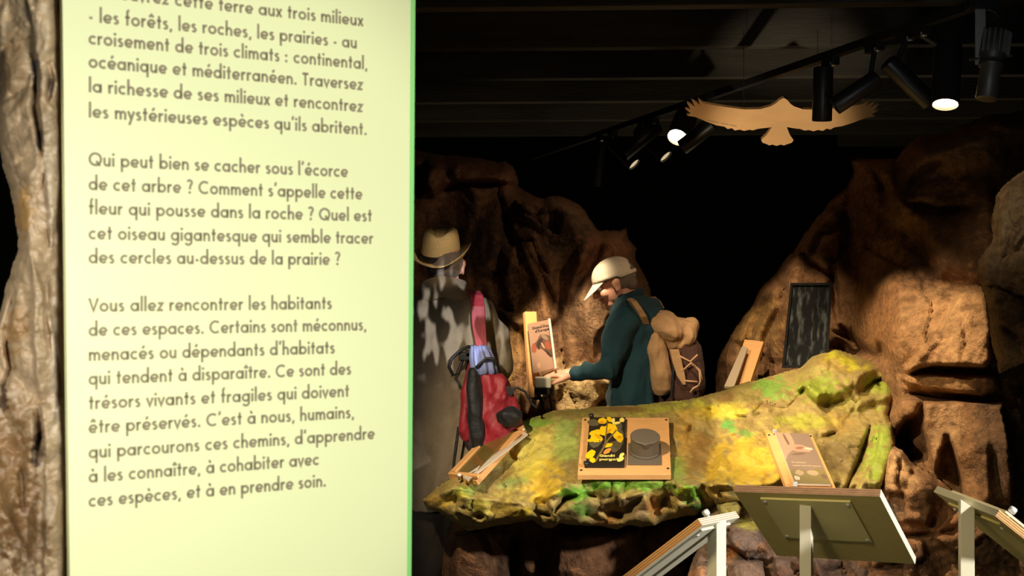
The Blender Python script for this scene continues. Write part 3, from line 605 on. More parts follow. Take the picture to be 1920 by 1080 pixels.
# middle: seen from behind, writing side turned away
c4 = [W(1376, 922, 3.9), W(1650, 931, 3.66), W(1716, 1058, 3.93)]; c4.append(c4[0]+c4[2]-c4[1])
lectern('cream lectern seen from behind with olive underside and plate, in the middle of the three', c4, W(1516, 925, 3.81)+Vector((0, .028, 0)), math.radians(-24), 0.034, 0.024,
        (M_olive, M_ply_shade, M_plate, [3, 1, 1, 1]), (0, 2), (0.17, 0.79, 0.07, 0.66))  # high edge browned to put its shade into the colour
a = W(1317, 985, 3.36); b = W(1387, 970, 3.62); w = Vector((-.87, .49, 0)); dv = (w*math.cos(math.radians(39))-Vector((0, 0, math.sin(math.radians(39)))))*.44
lectern('pale lectern on a square post, board sloping down to the left beside the dark gap', [b, a, a+dv, b+dv], W(1344, 1000, 3.50), math.radians(35), 0.036, 0.021,
        (M_white, M_ply_shade, M_white, [1, 2, 1, 2]), (0, 1, 2), (.12, .88, .05, .93), knobs=((.45, .06),))  # high edge white, near side orange: two lights put into the colour
a = W(1866, 968, 3.30); b = W(1750, 922, 3.58); w = Vector((.957, .29, 0)); dv = (w*math.cos(math.radians(36))-Vector((0, 0, math.sin(math.radians(36)))))*.44
lectern('cream lectern cut by the right edge, board sloping down to the right', [b, a, a+dv, b+dv], W(1812, 965, 3.42), math.radians(-10), 0.036, 0.020,
        (M_olive, M_ply_shade, M_olive, [1, 2, 1, 1]), (1, 2, 3), (.08, .9, .1, .93), knobs=((.93, .10),), flap=(.1, .96, .06, .98))

# ------------------------------------------------------------------ signs lying on the relief and on the cliffs
def print_on(parent, name, c4, shapes, h=0.0006, lettering=()):
    """flat print: shapes are (colour material, [(u, v)...]) with v down"""
    a, U, V = plane4(c4); n = U.cross(V).normalized()
    if n.dot(Vector((0, 0, EYE))-a) < 0: n = -n
    mats = []; mb = MB(); lv = 0
    for m, pts in shapes:
        if m not in mats: mats.append(m)
        lv += 1; hh = h*0.3+lv*0.00003
        mb.poly([a+U*u+V*v+n*hh for u, v in pts], mats.index(m))
    for tx, u0, u1, vb, cap, m, wt in lettering:
        if m not in mats: mats.append(m)
        lv += 3; hh = h*0.3+lv*0.00003
        lay_text(mb, tx, u0, u1, 0, cap, lambda u, v: a+U*u+V*(vb-v)+n*hh, mats.index(m), wt)
    return part(name, mb, mats, parent)
def blob(cx, cy, rx, ry, rot=0, n=14, wob=0.12, sd=0):
    r = random.Random(sd+int(cx*999)+int(cy*777)); out = []
    for k in range(n):
        t = 2*math.pi*k/n; q = 1+wob*r.uniform(-1, 1); x = rx*math.cos(t)*q; y = ry*math.sin(t)*q
        c, s = math.cos(math.radians(rot)), math.sin(math.radians(rot)); out.append((cx+x*c-y*s, cy+x*s+y*c))
    return out
def bar(x0, y0, x1, y1, w):
    d = Vector((x1-x0, y1-y0)).normalized(); nn = Vector((-d.y, d.x))*w/2; return [(x0+nn.x, y0+nn.y), (x1+nn.x, y1+nn.y), (x1-nn.x, y1-nn.y), (x0-nn.x, y0-nn.y)]
FULL = [(0, 0), (1, 0), (1, 1), (0, 1)]
P_dk = flat('dark_olive', 44, 36, 24); P_y = flat('yellow', 250, 200, 20); P_y2 = flat('deep_yellow', 226, 160, 16); P_yl = flat('pale_yellow', 250, 224, 110); P_st = flat('stem', 128, 104, 56); P_gr = flat('grey_green', 98, 88, 62); P_or = flat('orange', 232, 150, 66)
def sub(c4, u0, v0, u1, v1):
    a, U, V = plane4(c4); return [a+U*u0+V*v0, a+U*u1+V*v0, a+U*u1+V*v1, a+U*u0+V*v1]
def lift(c4, h):
    a, U, V = plane4(c4); n = U.cross(V).normalized()
    if n.dot(Vector((0, 0, EYE))-a) < 0: n = -n
    return [Vector(p)+n*h for p in c4]

# broom sign
def quad_from(tl, tr, bl, d_tl, d_tr, d_bl):
    a = W(*tl, d_tl); b = W(*tr, d_tr); d = W(*bl, d_bl); return [a, b, b+d-a, d]
c4 = quad_from((1092, 783), (1254, 783), (1083, 890), 5.02, 5.02, 4.64)
root = thing('flower_sign', c4[3], 'square pale wooden board with yellow flower photo and dark round lid, on the relief', 'sign')
mb = MB(); slab(mb, c4, 0.022); part('backing_board', mb, M_ply, root, bevel=0.0015)
c2 = lift(sub(c4, .085, .05, .50, .90), 0.013)
mb = MB(); slab(mb, c2, 0.009); pp_ = part('photo_plate', mb, M_dull, root, bevel=0.001)
sh = [(P_dk, FULL)]
for q in [(.12, .12, .16, .08), (.85, .45, .12, .2), (.72, .62, .16, .12), (.8, .2, .12, .12), (.2, .55, .16, .10)]: sh.append((P_gr, blob(*q)))
for q in [(.36, .08, .12, .07, 0), (.56, .05, .09, .05, 20), (.52, .26, .24, .09, -12), (.40, .30, .12, .09, 40), (.20, .34, .18, .07, -10), (.22, .46, .17, .08, 8), (.62, .25, .16, .10, 20), (.80, .40, .15, .08, 20), (.86, .46, .09, .09, 0), (.07, .50, .10, .03, 0), (.55, .60, .13, .04, -10), (.10, .78, .13, .08, -20), (.16, .90, .09, .05, 10)]: sh.append((P_y, blob(*q)))
for q in [(.76, .13, .11, .03, -8), (.9, .88, .09, .04, -20), (.92, .80, .08, .04, -30), (.66, .08, .05, .06, 0), (.9, .06, .07, .05, 0)]: sh.append((P_yl, blob(*q)))
for q in [(.26, .42, .10, .03, 30), (.54, .31, .10, .03, -30), (.84, .43, .06, .03, 0), (.34, .12, .07, .03, 0)]: sh.append((P_y2, blob(*q)))
sh += [(P_st, bar(.24, .92, .52, .52, .05)), (P_st, bar(.46, .60, .50, .1, .035)), (P_st, bar(.48, .55, .76, .28, .035)), (P_st, bar(.44, .62, .30, .5, .03)), (P_dk, blob(.36, .60, .13, .035, -50)), (P_or, blob(.53, .72, .11, .05, -25))]
print_on(pp_, 'flower_photo', lift(c2, .0003), sh, lettering=[("Genêt", .34, .74, .835, .045, P_yl, .24), ("purgatif", .34, .92, .905, .045, P_yl, .24)])
mb = MB(); a, U, V = plane4(lift(c4, 0.0)); nn = U.cross(V).normalized(); nn = nn if nn.z > 0 else -nn
for u, v in ((.035, .045), (.97, .045), (.97, .9), (.035, .93)):
    mb = MB(); screw(mb, a+U*u+V*v, nn, .005, .003); part('screw', mb, M_dull, root)
for u, v in ((.105, .035), (.085, .88)):
    mb = MB(); mb.lathe([(.006, 0), (.006, .012), (.010, .014), (.010, .022), (.0005, .023)], a+U*u+V*v, nn, 14); part('knob', mb, M_blackmetal, root, smooth=True)
c3 = lift(sub(c4, .535, .49, .90, .85), 0.006)
mb = MB(); slab(mb, c3, 0.0055); part('lid_base', mb, M_dark, root, bevel=0.001)
cc = a+U*.715+V*.64+nn*.006
mb = MB(); mb.lathe([(.055, 0), (.058, .001), (.058, .006), (.0535, .008), (.0525, .058), (.0545, .059), (.0555, .0605), (.0555, .066), (.0535, .068), (.001, .068)], cc, nn, 48, xref=-V)
ld = part('round_lid', mb, M_dark, root, smooth=True)
e = ld.modifiers.new('e', 'EDGE_SPLIT'); e.split_angle = math.radians(40)
mb = MB(); tip = cc+V.normalized()*.064+nn*.062
mb.add([cc+V.normalized()*.052+U.normalized()*.022+nn*.067, cc+V.normalized()*.052-U.normalized()*.022+nn*.067, tip+nn*.003, cc+V.normalized()*.052+nn*.035], [(0, 1, 2), (1, 3, 2), (3, 0, 2), (0, 3, 1)])
part('pull_tab', mb, M_dark, ld)

# vulture sign (hands and head, faded photo)
c4 = quad_from((1436, 812), (1522, 814), (1476, 918), 4.86, 4.86, 4.46)
root = thing('faded_photo_sign', c4[3], 'tilted wooden sign with faded pinkish photo, standing behind the middle lectern', 'sign')
mb = MB(); slab(mb, c4, 0.022); part('backing_board', mb, M_ply, root, bevel=0.0015)
c2 = lift(sub(c4, .17, .05, .90, .95), 0.013); mb = MB(); slab(mb, c2, 0.008); q = part('photo_plate', mb, M_acry, root, bevel=0.001)
V1 = flat('mauve_grey', 138, 116, 98); V2 = flat('pink', 184, 142, 118); V3 = flat('beige', 172, 148, 116); V4 = flat('olive_beige', 134, 118, 74); V5 = flat('taupe', 120, 94, 76); V6 = flat('rose_brown', 150, 104, 84); V7 = flat('off_white', 208, 184, 156)
print_on(q, 'faded_photo', lift(c2, .0003), [(V1, FULL), (V2, [(0, 0), (.42, 0), (.45, .22), (.30, .36), (.12, .45), (.02, .55), (0, .5)]), (V5, blob(.25, .14, .04, .14, -10)), (V3, blob(.40, .12, .05, .13, -8)), (V3, blob(.14, .14, .05, .12, -8)), (V2, blob(.52, .31, .36, .075, 4)), (V6, blob(.54, .31, .13, .03, -6)), (V7, blob(.80, .32, .13, .025, 4)), (V5, blob(.45, .43, .2, .02, -4)),
        (V4, [(0, .78), (.2, .72), (.5, .76), (.8, .70), (1, .74), (1, 1), (0, 1)]), (V3, blob(.25, .80, .12, .05)), (V3, blob(.62, .80, .16, .05)), (V7, blob(.12, .9, .08, .04)), (V5, blob(.9, .86, .09, .05))]+[(V3, bar(x0, y, x1, y, .022)) for x0, x1, y in ((.14, .22, .60), (.25, .54, .605), (.14, .36, .665), (.39, .53, .665), (.55, .66, .665), (.68, .93, .67))])
a, U, V = plane4(c4); nn = U.cross(V).normalized(); nn = nn if nn.z > 0 else -nn
for u, v in ((.18, .02), (.17, .955)):
    mb = MB(); mb.box(a+U*u+V*v+nn*.012, (.016, .010, .016)); part('clip', mb, M_metal, root, bevel=.002)
for u, v in ((.05, .04), (.95, .04)):
    mb = MB(); screw(mb, a+U*u+V*v, nn, .005, .003); part('screw', mb, M_dull, root)

# sign at the left end of the relief, seen almost edge on
a = W(842, 893, 4.86); b = W(930, 800, 5.28); c = W(984, 801, 5.06); d = W(893, 901, 4.66)
c4 = [b, c, d, a]; nn = (c-b).cross(a-b).normalized(); nn = nn if nn.z > 0 else -nn
root = thing('slanted_sign', a, 'wooden frame sign seen almost edge-on at the left tip of the relief', 'sign')
mb = MB(); mb.hexa([p-nn*.02 for p in (a, d, c, b)]+[a, d, c, b]); part('backing_board', mb, M_ply, root, bevel=.0015)
def fr(u, v, h=0): return b+(c-b)*u+(a-b)*v+nn*h
mb = MB()
for (u0, u1, v0, v1) in ((0, 1, 0, .07), (0, .18, .07, .97), (.0, 1, .95, 1.0)): mb.hexa([fr(u0, v0, .0005), fr(u1, v0, .0005), fr(u1, v1, .0005), fr(u0, v1, .0005), fr(u0, v0, .012), fr(u1, v0, .012), fr(u1, v1, .012), fr(u0, v1, .012)])
part('frame', mb, M_ply, root, bevel=.0015)
mb = MB(); mb.hexa([fr(.16, .06, .001), fr(.8, .06, .001), fr(.8, .96, .001), fr(.16, .96, .001), fr(.16, .06, .006), fr(.8, .06, .006), fr(.8, .96, .006), fr(.16, .96, .006)]); part('glossy_inset', mb, mat('painted_reflection', srgb(112, 92, 38), .2, spec=.8), root)  # olive stands in for the relief reflected in the clear sheet
# raised photo flap
fa = [W(868, 897, 4.72), W(878, 903, 4.66), W(990, 816, 4.98), W(980, 812, 5.06)]
mb = MB(); mb.hexa([p for p in fa]+[p+Vector((0, 0, .006)) for p in fa]); fp = part('photo_flap', mb, M_acry, root)
mb = MB(); q = [p+Vector((0, 0, .0065)) for p in fa]; mid = [q[0].lerp(q[3], t) for t in (.1, .45, .7, .95)]; mid2 = [q[1].lerp(q[2], t)*.6+q[0].lerp(q[3], t)*.4 for t in (.1, .45, .7, .95)]
for i in range(3): mb.poly([mid[i], mid2[i], mid2[i+1], mid[i+1]], i)
part('photo', mb, [P_dk, flat('rose', 186, 112, 84), flat('brown', 120, 74, 50)], fp)
for p in (W(861, 893, 4.74), W(981, 808, 5.05)):
    mb = MB(); mb.lathe([(.004, -.014), (.004, 0), (.008, .001), (.008, .010), (.0005, .012)], p, (0, -.3, 1), 12); part('knob', mb, M_acry, root, smooth=True)

# owl sign on the left cliff
d0 = 6.05
root = thing('owl_sign', W(1015, 745, d0), 'narrow upright sign with owl photo on a wooden plank at the lit cliff foot', 'sign')
A = W(984, 584, d0+.05); B = W(1006, 584, d0+.09); C = W(1014, 744, d0-.12); D = W(995, 746, d0-.16)
mb = MB(); slab(mb, [A, B, C, D], .02); part('plank', mb, M_ply, root, bevel=.002)
P1 = [W(991, 607, d0-.02), W(1030, 599, d0+.04), W(1041, 690, d0-.09)]; P1.append(P1[0]+P1[2]-P1[1]); 
mb = MB(); slab(mb, P1, .012); op = part('photo_plate', mb, M_acry, root, bevel=.001)
O1 = flat('mauve', 150, 116, 92); O2 = flat('owl_brown', 92, 62, 44); O3 = flat('owl_dark', 48, 34, 26); O4 = flat('owl_rust', 136, 70, 42); O5 = flat('owl_grey', 124, 104, 82); O6 = flat('owl_buff', 172, 134, 98)
print_on(op, 'owl_photo', lift(P1, .0004), [(O1, FULL), (O2, [(.1, .45), (.3, .38), (.5, .26), (.8, .30), (1, .36), (1, .80), (.8, .72), (.55, .60), (.35, .52), (.12, .56)]), (O4, blob(.12, .52, .12, .1)), (O3, blob(.42, .43, .18, .06, -20)), (O5, blob(.68, .34, .18, .05, 20)), (O4, blob(.80, .52, .16, .09, 20)), (O3, blob(.75, .68, .18, .035, 30)), (O6, blob(.55, .50, .1, .03, 40)), (O3, blob(.35, .52, .06, .05)), (O6, blob(.25, .88, .1, .06))],
         lettering=[("Grand-Duc", .14, .92, .14, .055, O3, .26), ("d'Europe", .26, .94, .215, .055, O3, .26)])
mb = MB(); mb.tube([W(1030, 598, d0), W(1042, 692, d0-.12)], .006, 8); part('rail', mb, M_acry, root)
mb = MB(); mb.box(W(1018, 717, d0-.16), (.075, .05, .05)); part('ledge_block', mb, M_white, root, bevel=.006)
mb = MB(); mb.box(W(1016, 732, d0-.14), (.07, .06, .035)); 
for x0, y0, x1, y1 in ((1008, 738, 1022, 772), (1030, 738, 1036, 772), (1000, 748, 1026, 746), (1012, 742, 1020, 756)): mb.tube([W(x0, y0, d0-.15), W(x1, y1, d0-.1)], .006, 6)
part('black_bracket', mb, M_dull, root, bevel=.001)

# two narrow signs on the right cliff, left foot
root = thing('small_sign', W(1405, 720, 5.9), 'pair of narrow tilted wooden plates leaning at the left foot of the right cliff', 'sign')
q = [W(1396, 636, 6.0), W(1432, 640, 5.95), W(1404, 724, 5.72), W(1368, 722, 5.78)]
mb = MB(); slab(mb, q, .03); part('backing_board', mb, M_ply, root, bevel=.002)
q2 = [W(1392, 648, 5.9), W(1402, 652, 5.88), W(1376, 726, 5.66), W(1358, 724, 5.68)]
mb = MB(); slab(mb, q2, .012); sp = part('photo_plate', mb, flat('grey_lilac', 170, 150, 122), root)
q3 = lift([W(1408, 652, 5.95), W(1414, 654, 5.94), W(1398, 712, 5.77), W(1391, 710, 5.78)], .002)
for v_ in ((.54, .25, .07, .14), (.60, .72, .10, .16)): print_on(root, 'bark_photo', lift(q, .001), [(P_st, blob(*v_)), (O5, blob(v_[0]-.01, v_[1], v_[2]*.5, v_[3]*.7))])

# dark framed picture on the right cliff
root = thing('framed_picture', W(1512, 692, 5.62), 'black-framed dark picture hanging on the right cliff above the green relief', 'picture')
c4 = [W(1482, 531, 5.66), W(1560, 531, 5.56), W(1552, 690, 5.50), W(1466, 690, 5.60)]
M_frame = mat('black_frame', srgb(16, 13, 10), 0.8, spec=.2)
mb = MB(); a, U, V = plane4(c4); 
def bl(u, v, h=0): return (c4[0]*(1-u)+c4[1]*u)*(1-v)+(c4[3]*(1-u)+c4[2]*u)*v+Vector((-.2, -1, .1)).normalized()*h
for (u0, u1, v0, v1) in ((0, 1, 0, .03), (0, 1, .97, 1), (0, .06, .03, .97), (.94, 1, .03, .97)): mb.hexa([bl(u0, v0), bl(u1, v0), bl(u1, v1), bl(u0, v1), bl(u0, v0, .02), bl(u1, v0, .02), bl(u1, v1, .02), bl(u0, v1, .02)])
part('frame', mb, M_frame, root, bevel=.001)
M_fall = mat('dark_bark_print', srgb(40, 40, 38), 0.8, spec=.15); nt = M_fall.node_tree; N_ = nt.nodes; b_ = N_['Principled BSDF']
tcn = N_.new('ShaderNodeTexCoord'); mpn = N_.new('ShaderNodeMapping'); mpn.inputs['Scale'].default_value = (50, 50, 11); nzn = N_.new('ShaderNodeTexNoise'); nzn.inputs['Scale'].default_value = 1.0; nzn.inputs['Detail'].default_value = 5
rpn = N_.new('ShaderNodeValToRGB'); rpn.color_ramp.elements[0].position = .50; rpn.color_ramp.elements[0].color = (*srgb(14, 14, 12), 1); rpn.color_ramp.elements[1].position = .72; rpn.color_ramp.elements[1].color = (*srgb(78, 80, 76), 1)
for x, y in ((tcn.outputs['Object'], mpn.inputs[0]), (mpn.outputs[0], nzn.inputs[0]), (nzn.outputs[0], rpn.inputs[0]), (rpn.outputs[0], b_.inputs['Base Color'])): nt.links.new(x, y)
mb = MB(); mb.hexa([bl(.05, .03, .002), bl(.95, .03, .002), bl(.95, .97, .002), bl(.05, .97, .002), bl(.05, .03, .010), bl(.95, .03, .010), bl(.95, .97, .010), bl(.05, .97, .010)]); part('print', mb, M_fall, root)

# ------------------------------------------------------------------ wooden birds under the ceiling
bird_half = [(0, 96), (7, 92), (14, 84), (22, 78), (40, 72), (70, 71), (100, 75), (125, 79), (150, 84), (160, 92), (155, 80), (172, 90), (164, 76), (180, 84), (172, 70), (182, 71), (171, 62), (178, 57), (162, 54), (150, 49), (140, 44), (120, 36), (104, 33), (98, 28), (90, 30), (84, 25), (74, 27), (66, 24), (56, 27), (50, 25), (40, 29), (24, 31), (14, 33), (22, 16), (31, 4), (28, -2), (20, -5), (14, -8), (8, -6), (0, -9)]
def bird(label, centre, scale, tilt, yaw, roll, t=.02, writing=True):
    root = thing('wooden_bird', centre, label, 'bird cutout', 'wooden birds under the ceiling')
    R = Matrix.Rotation(yaw, 3, 'Z')@Matrix.Rotation(roll, 3, 'Y')@Matrix.Rotation(tilt, 3, 'X')
    out = [(x, y) for x, y in bird_half]+[(-x, y) for x, y in bird_half[::-1][1:-1]]
    # local x: wing, local y: toward head, local z: thickness ; head toward the viewer
    def m(x, y, z): return Vector(centre)+R@Vector((x*scale, -(y-45)*scale, z))
    bm = bmesh.new(); vb = [bm.verts.new(m(x, y, 0)) for x, y in out]; vt = [bm.verts.new(m(x, y, t)) for x, y in out]; n = len(out)
    fb = bm.faces.new(vb); ft = bm.faces.new(vt[::-1])
    for i in range(n): bm.faces.new((vb[i], vt[i], vt[(i+1) % n], vb[(i+1) % n]))
    bmesh.ops.recalc_face_normals(bm, faces=bm.faces); bmesh.ops.triangulate(bm, faces=[fb, ft])
    off = origin_of(root); V = [v.co.copy() for v in bm.verts]; bm.verts.index_update(); Fc = [[v.index for v in f.verts] for f in bm.faces]; bm.free()
    link_mesh('silhouette', V, Fc, M_bird, root)
    for sx in (-70, 70):
        mb = MB(); mb.tube([m(sx, 60, t), Vector((m(sx, 60, t).x, m(sx, 60, t).y, 2.8))], .0012, 6); part('hanging_wire', mb, M_dull, root)
    if writing:
        mb = MB()
        for k in range(30):
            x = -138+k*1.9
            if k in (11, 12, 13, 22): continue
            y = 46-k*.42; mb.hexa([m(x, y, -.0012), m(x+1.5, y-.3, -.0012), m(x+1.5, y+1.4, -.0012), m(x, y+1.8, -.0012), m(x, y, -.0002), m(x+1.5, y-.3, -.0002), m(x+1.5, y+1.4, -.0002), m(x, y+1.8, -.0002)])
        part('small_lettering', mb, M_ink, root)
    return root
bird('pale wooden bird of prey cutout with spread wings hanging near the track lamps', W(1463, 228, 6.1), .002514, math.radians(-52), 0, math.radians(0.3))
bird('second wooden bird cutout, only a tail tip showing at the top edge', W(1650, -50, 5.2), .0022, math.radians(-25), math.radians(30), 0, writing=False)

# ------------------------------------------------------------------ lighting track and lamps
tA = Vector(((323-960)/F, 1, 0)).normalized()       # direction of the track
T0 = W(1557, 112, 5.35); Tz = T0.z
def on_track(px):   # point of the track seen in pixel column px
    k = (px-960)/F; s = (k*T0.y-T0.x)/(tA.x-k*tA.y); return T0+tA*s
root = thing('lighting_track', T0, 'long black lighting track running under the dark ceiling beams', 'lamp track')
mb = MB(); R = Matrix.Rotation(math.atan2(tA.y, tA.x), 3, 'Z'); mb.box(T0+tA*.9+Vector((0, 0, .02)), (7.4, .036, .034), R); part('rail', mb, M_dull, root, bevel=.002)
def spotlight(label, col, axis, r, L, drop, lens='dull', group='black lamps on the track', off=(0, 0, 0), clip=True):
    """cylinder lamp: axis = direction the light points"""
    p = on_track(col); root = thing('track_spotlight', p, label, 'spotlight', group)
    mb = MB(); mb.box(p+Vector((0, 0, -.012)), (.10, .034, .032), R); part('adapter', mb, M_blackmetal, root, bevel=.003)
    mb = MB(); mb.lathe([(.006, 0), (.013, .002), (.013, .014), (.0005, .016)], p+Vector((.0, -.024, -.02)), (.4, -1, 0), 10); part('lever', mb, M_metal, root, smooth=True)
    ax = Vector(axis).normalized(); joint = p+Vector((0, 0, -drop))+Vector(off)
    mb = MB(); mb.tube([p+Vector((0, 0, -.02)), joint+(Vector((0, 0, .01)))], .010, 10); mb.box(joint, (.03, .03, .05)); part('stem', mb, M_blackmetal, root, bevel=.002)
    st = joint-ax*.04; 
    mb = MB(); mb.lathe([(r*.75, 0), (r*.97, .004), (r, .01), (r, L-.002), (r*.97, L), (r*.90, L), (r*.88, L-.03), (.001, L-.03)], st, ax, 32)
    h = part('housing', mb, M_blackmetal, root, smooth=True); e = h.modifiers.new('e', 'EDGE_SPLIT'); e.split_angle = math.radians(35)
    mb = MB(); mb.lathe([(.0005, .006), (r*.5, .004), (r*.86, 0), (r*.86, -.004), (.0005, -.004)], st+ax*(L-.012), ax, 28); part('lens', mb, {'dull': M_dull, 'glow': M_glow, 'pale': M_glow2}[lens], h, smooth=True)
    return root
spotlight('black cylinder spotlight hanging straight down in front of the bird wing', 1557, (-.02, 0.04, -1), .041, .225, .07, off=(-.03, 0, 0))
spotlight('short black spotlight tilted down-left over the bird wing tip', 1640, (-.92, .15, -.62), .036, .20, .15, off=(-.02, 0, 0))
spotlight('black spotlight tilted down to the right, between the glowing lamp and the bird', 1700, (.86, .1, -.78), .036, .225, .13, off=(-.045, 0, 0))
spotlight('large black spotlight with brightly glowing lens pointing at the viewer', 1726, (-.16, -.34, -1), .050, .25, .09, lens='glow', off=(.10, 0, 0))
for i, (px, ax, L, ln, lb, r) in enumerate([(1127, (-.12, .1, -1), .30, 'dull', 'thin dim lamp hanging straight down at the far end of the track', .028), (1148, (.66, -.38, -.72), .25, 'pale', 'far lamp pointing down-right with a pale oval lens, nearest the track end', .045), (1225, (-.75, -.2, -.62), .28, 'dull', 'far lamp aimed down-left beside the dim lenses', .042),
         (1205, (.62, -.38, -.72), .25, 'pale', 'far lamp with pale oval lens just under the bright glow', .045), (1284, (-.34, -.62, -.70), .19, 'glow', 'far lamp with the bright round glow left of the bird', .060), (1325, (-.78, .3, -.60), .20, 'dull', 'far lamp slanting down-left behind the bright glow', .042)]):
    spotlight(lb, px, ax, r, L, .14 if px == 1325 else .06, ln)
# theatre-style finned lamp at the right
p = on_track(1838)+Vector((0.14, -.1, .0)); root = thing('finned_spotlight', p, 'grey finned theatre spotlight in a flat bracket, rightmost lamp', 'spotlight')
mb = MB(); mb.box(W(1838, 62, p.y), (.034, .006, .21)); part('flat_bracket', mb, mat('grey_metal', srgb(150, 148, 140), .5), root, bevel=.001)
mb = MB(); mb.box(W(1842, 8, p.y), (.10, .05, .035)); mb.tube([W(1842, 12, p.y), W(1866, 22, p.y), W(1872, 34, p.y)], .005, 6); part('clamp', mb, M_blackmetal, root, bevel=.002)
top = W(1868, 48, p.y); bot = W(1850, 186, p.y-.03); ax = (bot-top).normalized(); Lf = (bot-top).length
mb = MB(); mb.lathe([(.004, 0), (.028, .006), (.040, .03), (.043, .06), (.043, Lf*.42), (.036, Lf*.46), (.036, Lf*.50), (.040, Lf*.51), (.040, Lf*.56), (.033, Lf*.57), (.036, Lf-.004), (.034, Lf), (.002, Lf-.01)], top, ax, 28)
M_gun = mat('gun_grey', srgb(92, 90, 82), .45, .5); h = part('housing', mb, M_gun, root, smooth=True)
sx = ax.cross(Vector((0, 1, 0))).normalized(); sy = sx.cross(ax)
for k in range(7):
    t = math.radians(-150+k*20); dr = sx*math.cos(t)+sy*math.sin(t)
    if dr.y > 0: dr.y *= -1
    mb = MB(); mb.box(top+ax*(Lf*.25)+dr*.046, (.004, .012, Lf*.30), Matrix((sx*1.0, dr, ax)).transposed()); part('cooling_fin', mb, mat('fin_metal', srgb(170, 168, 160), .4, .6) if k == 0 else bpy.data.materials['fin_metal'], h)
mb = MB(); mb.tube([W(1816, 112, p.y), W(1898, 104, p.y)], .005, 8); part('yoke_bar', mb, M_gun, root)
# ------------------------------------------------------------------ people
SKIN = mat('skin', srgb(206, 150, 120), 0.5, var=0.06, vscale=20, bump=0.06, bscale=120); SKIN.node_tree.nodes['Principled BSDF'].inputs['Subsurface Weight'].default_value = 0.05
HAIR = mat('grey_hair', srgb(128, 116, 104), 0.7, var=0.25, vscale=60, stretch=(1, 1, 4), bump=0.5, bscale=150)
EYE_W = mat('eye_white', srgb(230, 224, 214), 0.3); EYE_D = mat('eye_dark', srgb(50, 36, 26), 0.2)
def basis(fwd, up):
    f = Vector(fwd).normalized(); u = Vector(up); u = (u-f*u.dot(f)).normalized(); r = f.cross(u); return f, u, r
def head(mb, c, fwd, up):
    f, u, r = basis(fwd, up); R = Matrix((r, f, u)).transposed(); P = lambda x, y, z: Vector(c)+r*x+f*y+u*z
    mb.ell(P(0, -.008, .028), (.076, .096, .088), R); mb.ell(P(0, .018, -.030), (.062, .070, .075), R)   # skull, face
    mb.ell(P(0, .048, -.078), (.040, .036, .032), R); mb.ell(P(0, .070, -.098), (.020, .018, .016), R)       # jaw, chin
    mb.ell(P(0, .082, .018), (.054, .014, .012), R)                                                          # brow
    mb.cap(P(0, .088, .008), P(0, .112, -.024), .010, .014); 
    for s in (-1, 1):
        mb.ell(P(s*.012, .100, -.028), (.010, .012, .008), R); mb.ell(P(s*.044, .066, -.026), (.020, .020, .022), R)
        mb.ell(P(s*.078, -.004, -.008), (.010, .018, .031), R@Matrix.Rotation(math.radians(-12), 3, 'X')); mb.ell(P(s*.084, -.010, .006), (.009, .016, .018), R); mb.ell(P(s*.080, 0, -.030), (.008, .011, .012), R)
    mb.ell(P(0, .090, -.052), (.024, .010, .006), R); mb.ell(P(0, .087, -.064), (.021, .011, .007), R)          # lips
def face_bits(c, fwd, up, parent):
    f, u, r = basis(fwd, up); R = Matrix((r, f, u)).transposed(); P = lambda x, y, z: Vector(c)+r*x+f*y+u*z
    for s in (-1, 1):
        mb = MB(); mb.ell(P(s*.031, .080, .002), (.012, .012, .011), R, 14, 8); e = part('eye', mb, EYE_W, parent, smooth=True)
        mb = MB(); mb.ell(P(s*.031, .090, .001), (.005, .003, .005), R, 10, 6); part('iris', mb, EYE_D, e, smooth=True)
        mb = MB(); mb.ell(P(s*.032, .092, .020), (.018, .005, .004), R, 12, 6); part('eyebrow', mb, HAIR, parent, smooth=True)
def hand(mb, w, d, n, thumb, curls, s=1.0, spread=.16):
    """w wrist, d towards fingers, n back-of-hand normal, thumb +-1"""
    d = Vector(d).normalized(); n = Vector(n); n = (n-d*n.dot(d)).normalized(); x = d.cross(n)*thumb; w = Vector(w)
    def P(a, b, c): return w+(x*a+d*b+n*c)*s
    R = Matrix((x, d, n)).transposed()
    mb.cap(w, P(0, .025, 0), .026*s, .026*s)
    mb.ell(P(0, .055, 0), (.041*s, .050*s, .016*s), R); mb.ell(P(.026, .035, -.004), (.018*s, .032*s, .016*s), R); mb.ell(P(-.022, .045, -.002), (.018*s, .040*s, .015*s), R)
    Ls = (.072, .080, .075, .060); xs = (.030, .010, -.011, -.031); bs = (.092, .098, .094, .084)
    for i in range(4):
        c = curls[i]; a = (xs[i])*spread*14; p = P(xs[i]*.9, .060, 0); q = P(xs[i], bs[i], 0); pts = [p, q]; rad = [.010*s, .0095*s]; ang = c*.5; seg = (.44, .32, .24)
        for k in range(3):
            dr = (d*math.cos(ang)-n*math.sin(ang)); dr = (dr+x*math.sin(a*.5)).normalized(); q = q+dr*Ls[i]*seg[k]*s; pts.append(q); rad.append((.0088, .0080, .0070)[k]*s); ang += c
        mb.chain(pts, rad)
    p0 = P(.022, .018, -.004); p1 = P(.046, .048, -.012); p2 = P(.058, .078, -.020); p3 = P(.060, .098, -.028); mb.chain([p0, p1, p2, p3], [.016*s, .012*s, .010*s, .008*s])
def ring(c, a, b, n=32, yaw=0, tilt=0, p=2.3):
    out = []; cy, sy = math.cos(yaw), math.sin(yaw)
    for k in range(n):
        t = 2*math.pi*k/n; ct, st = math.cos(t), math.sin(t); x = a*math.copysign(abs(ct)**(2/p), ct); y = b*math.copysign(abs(st)**(2/p), st)
        out.append(Vector(c)+Vector((x*cy-y*sy, x*sy+y*cy, x*tilt)))
    return out
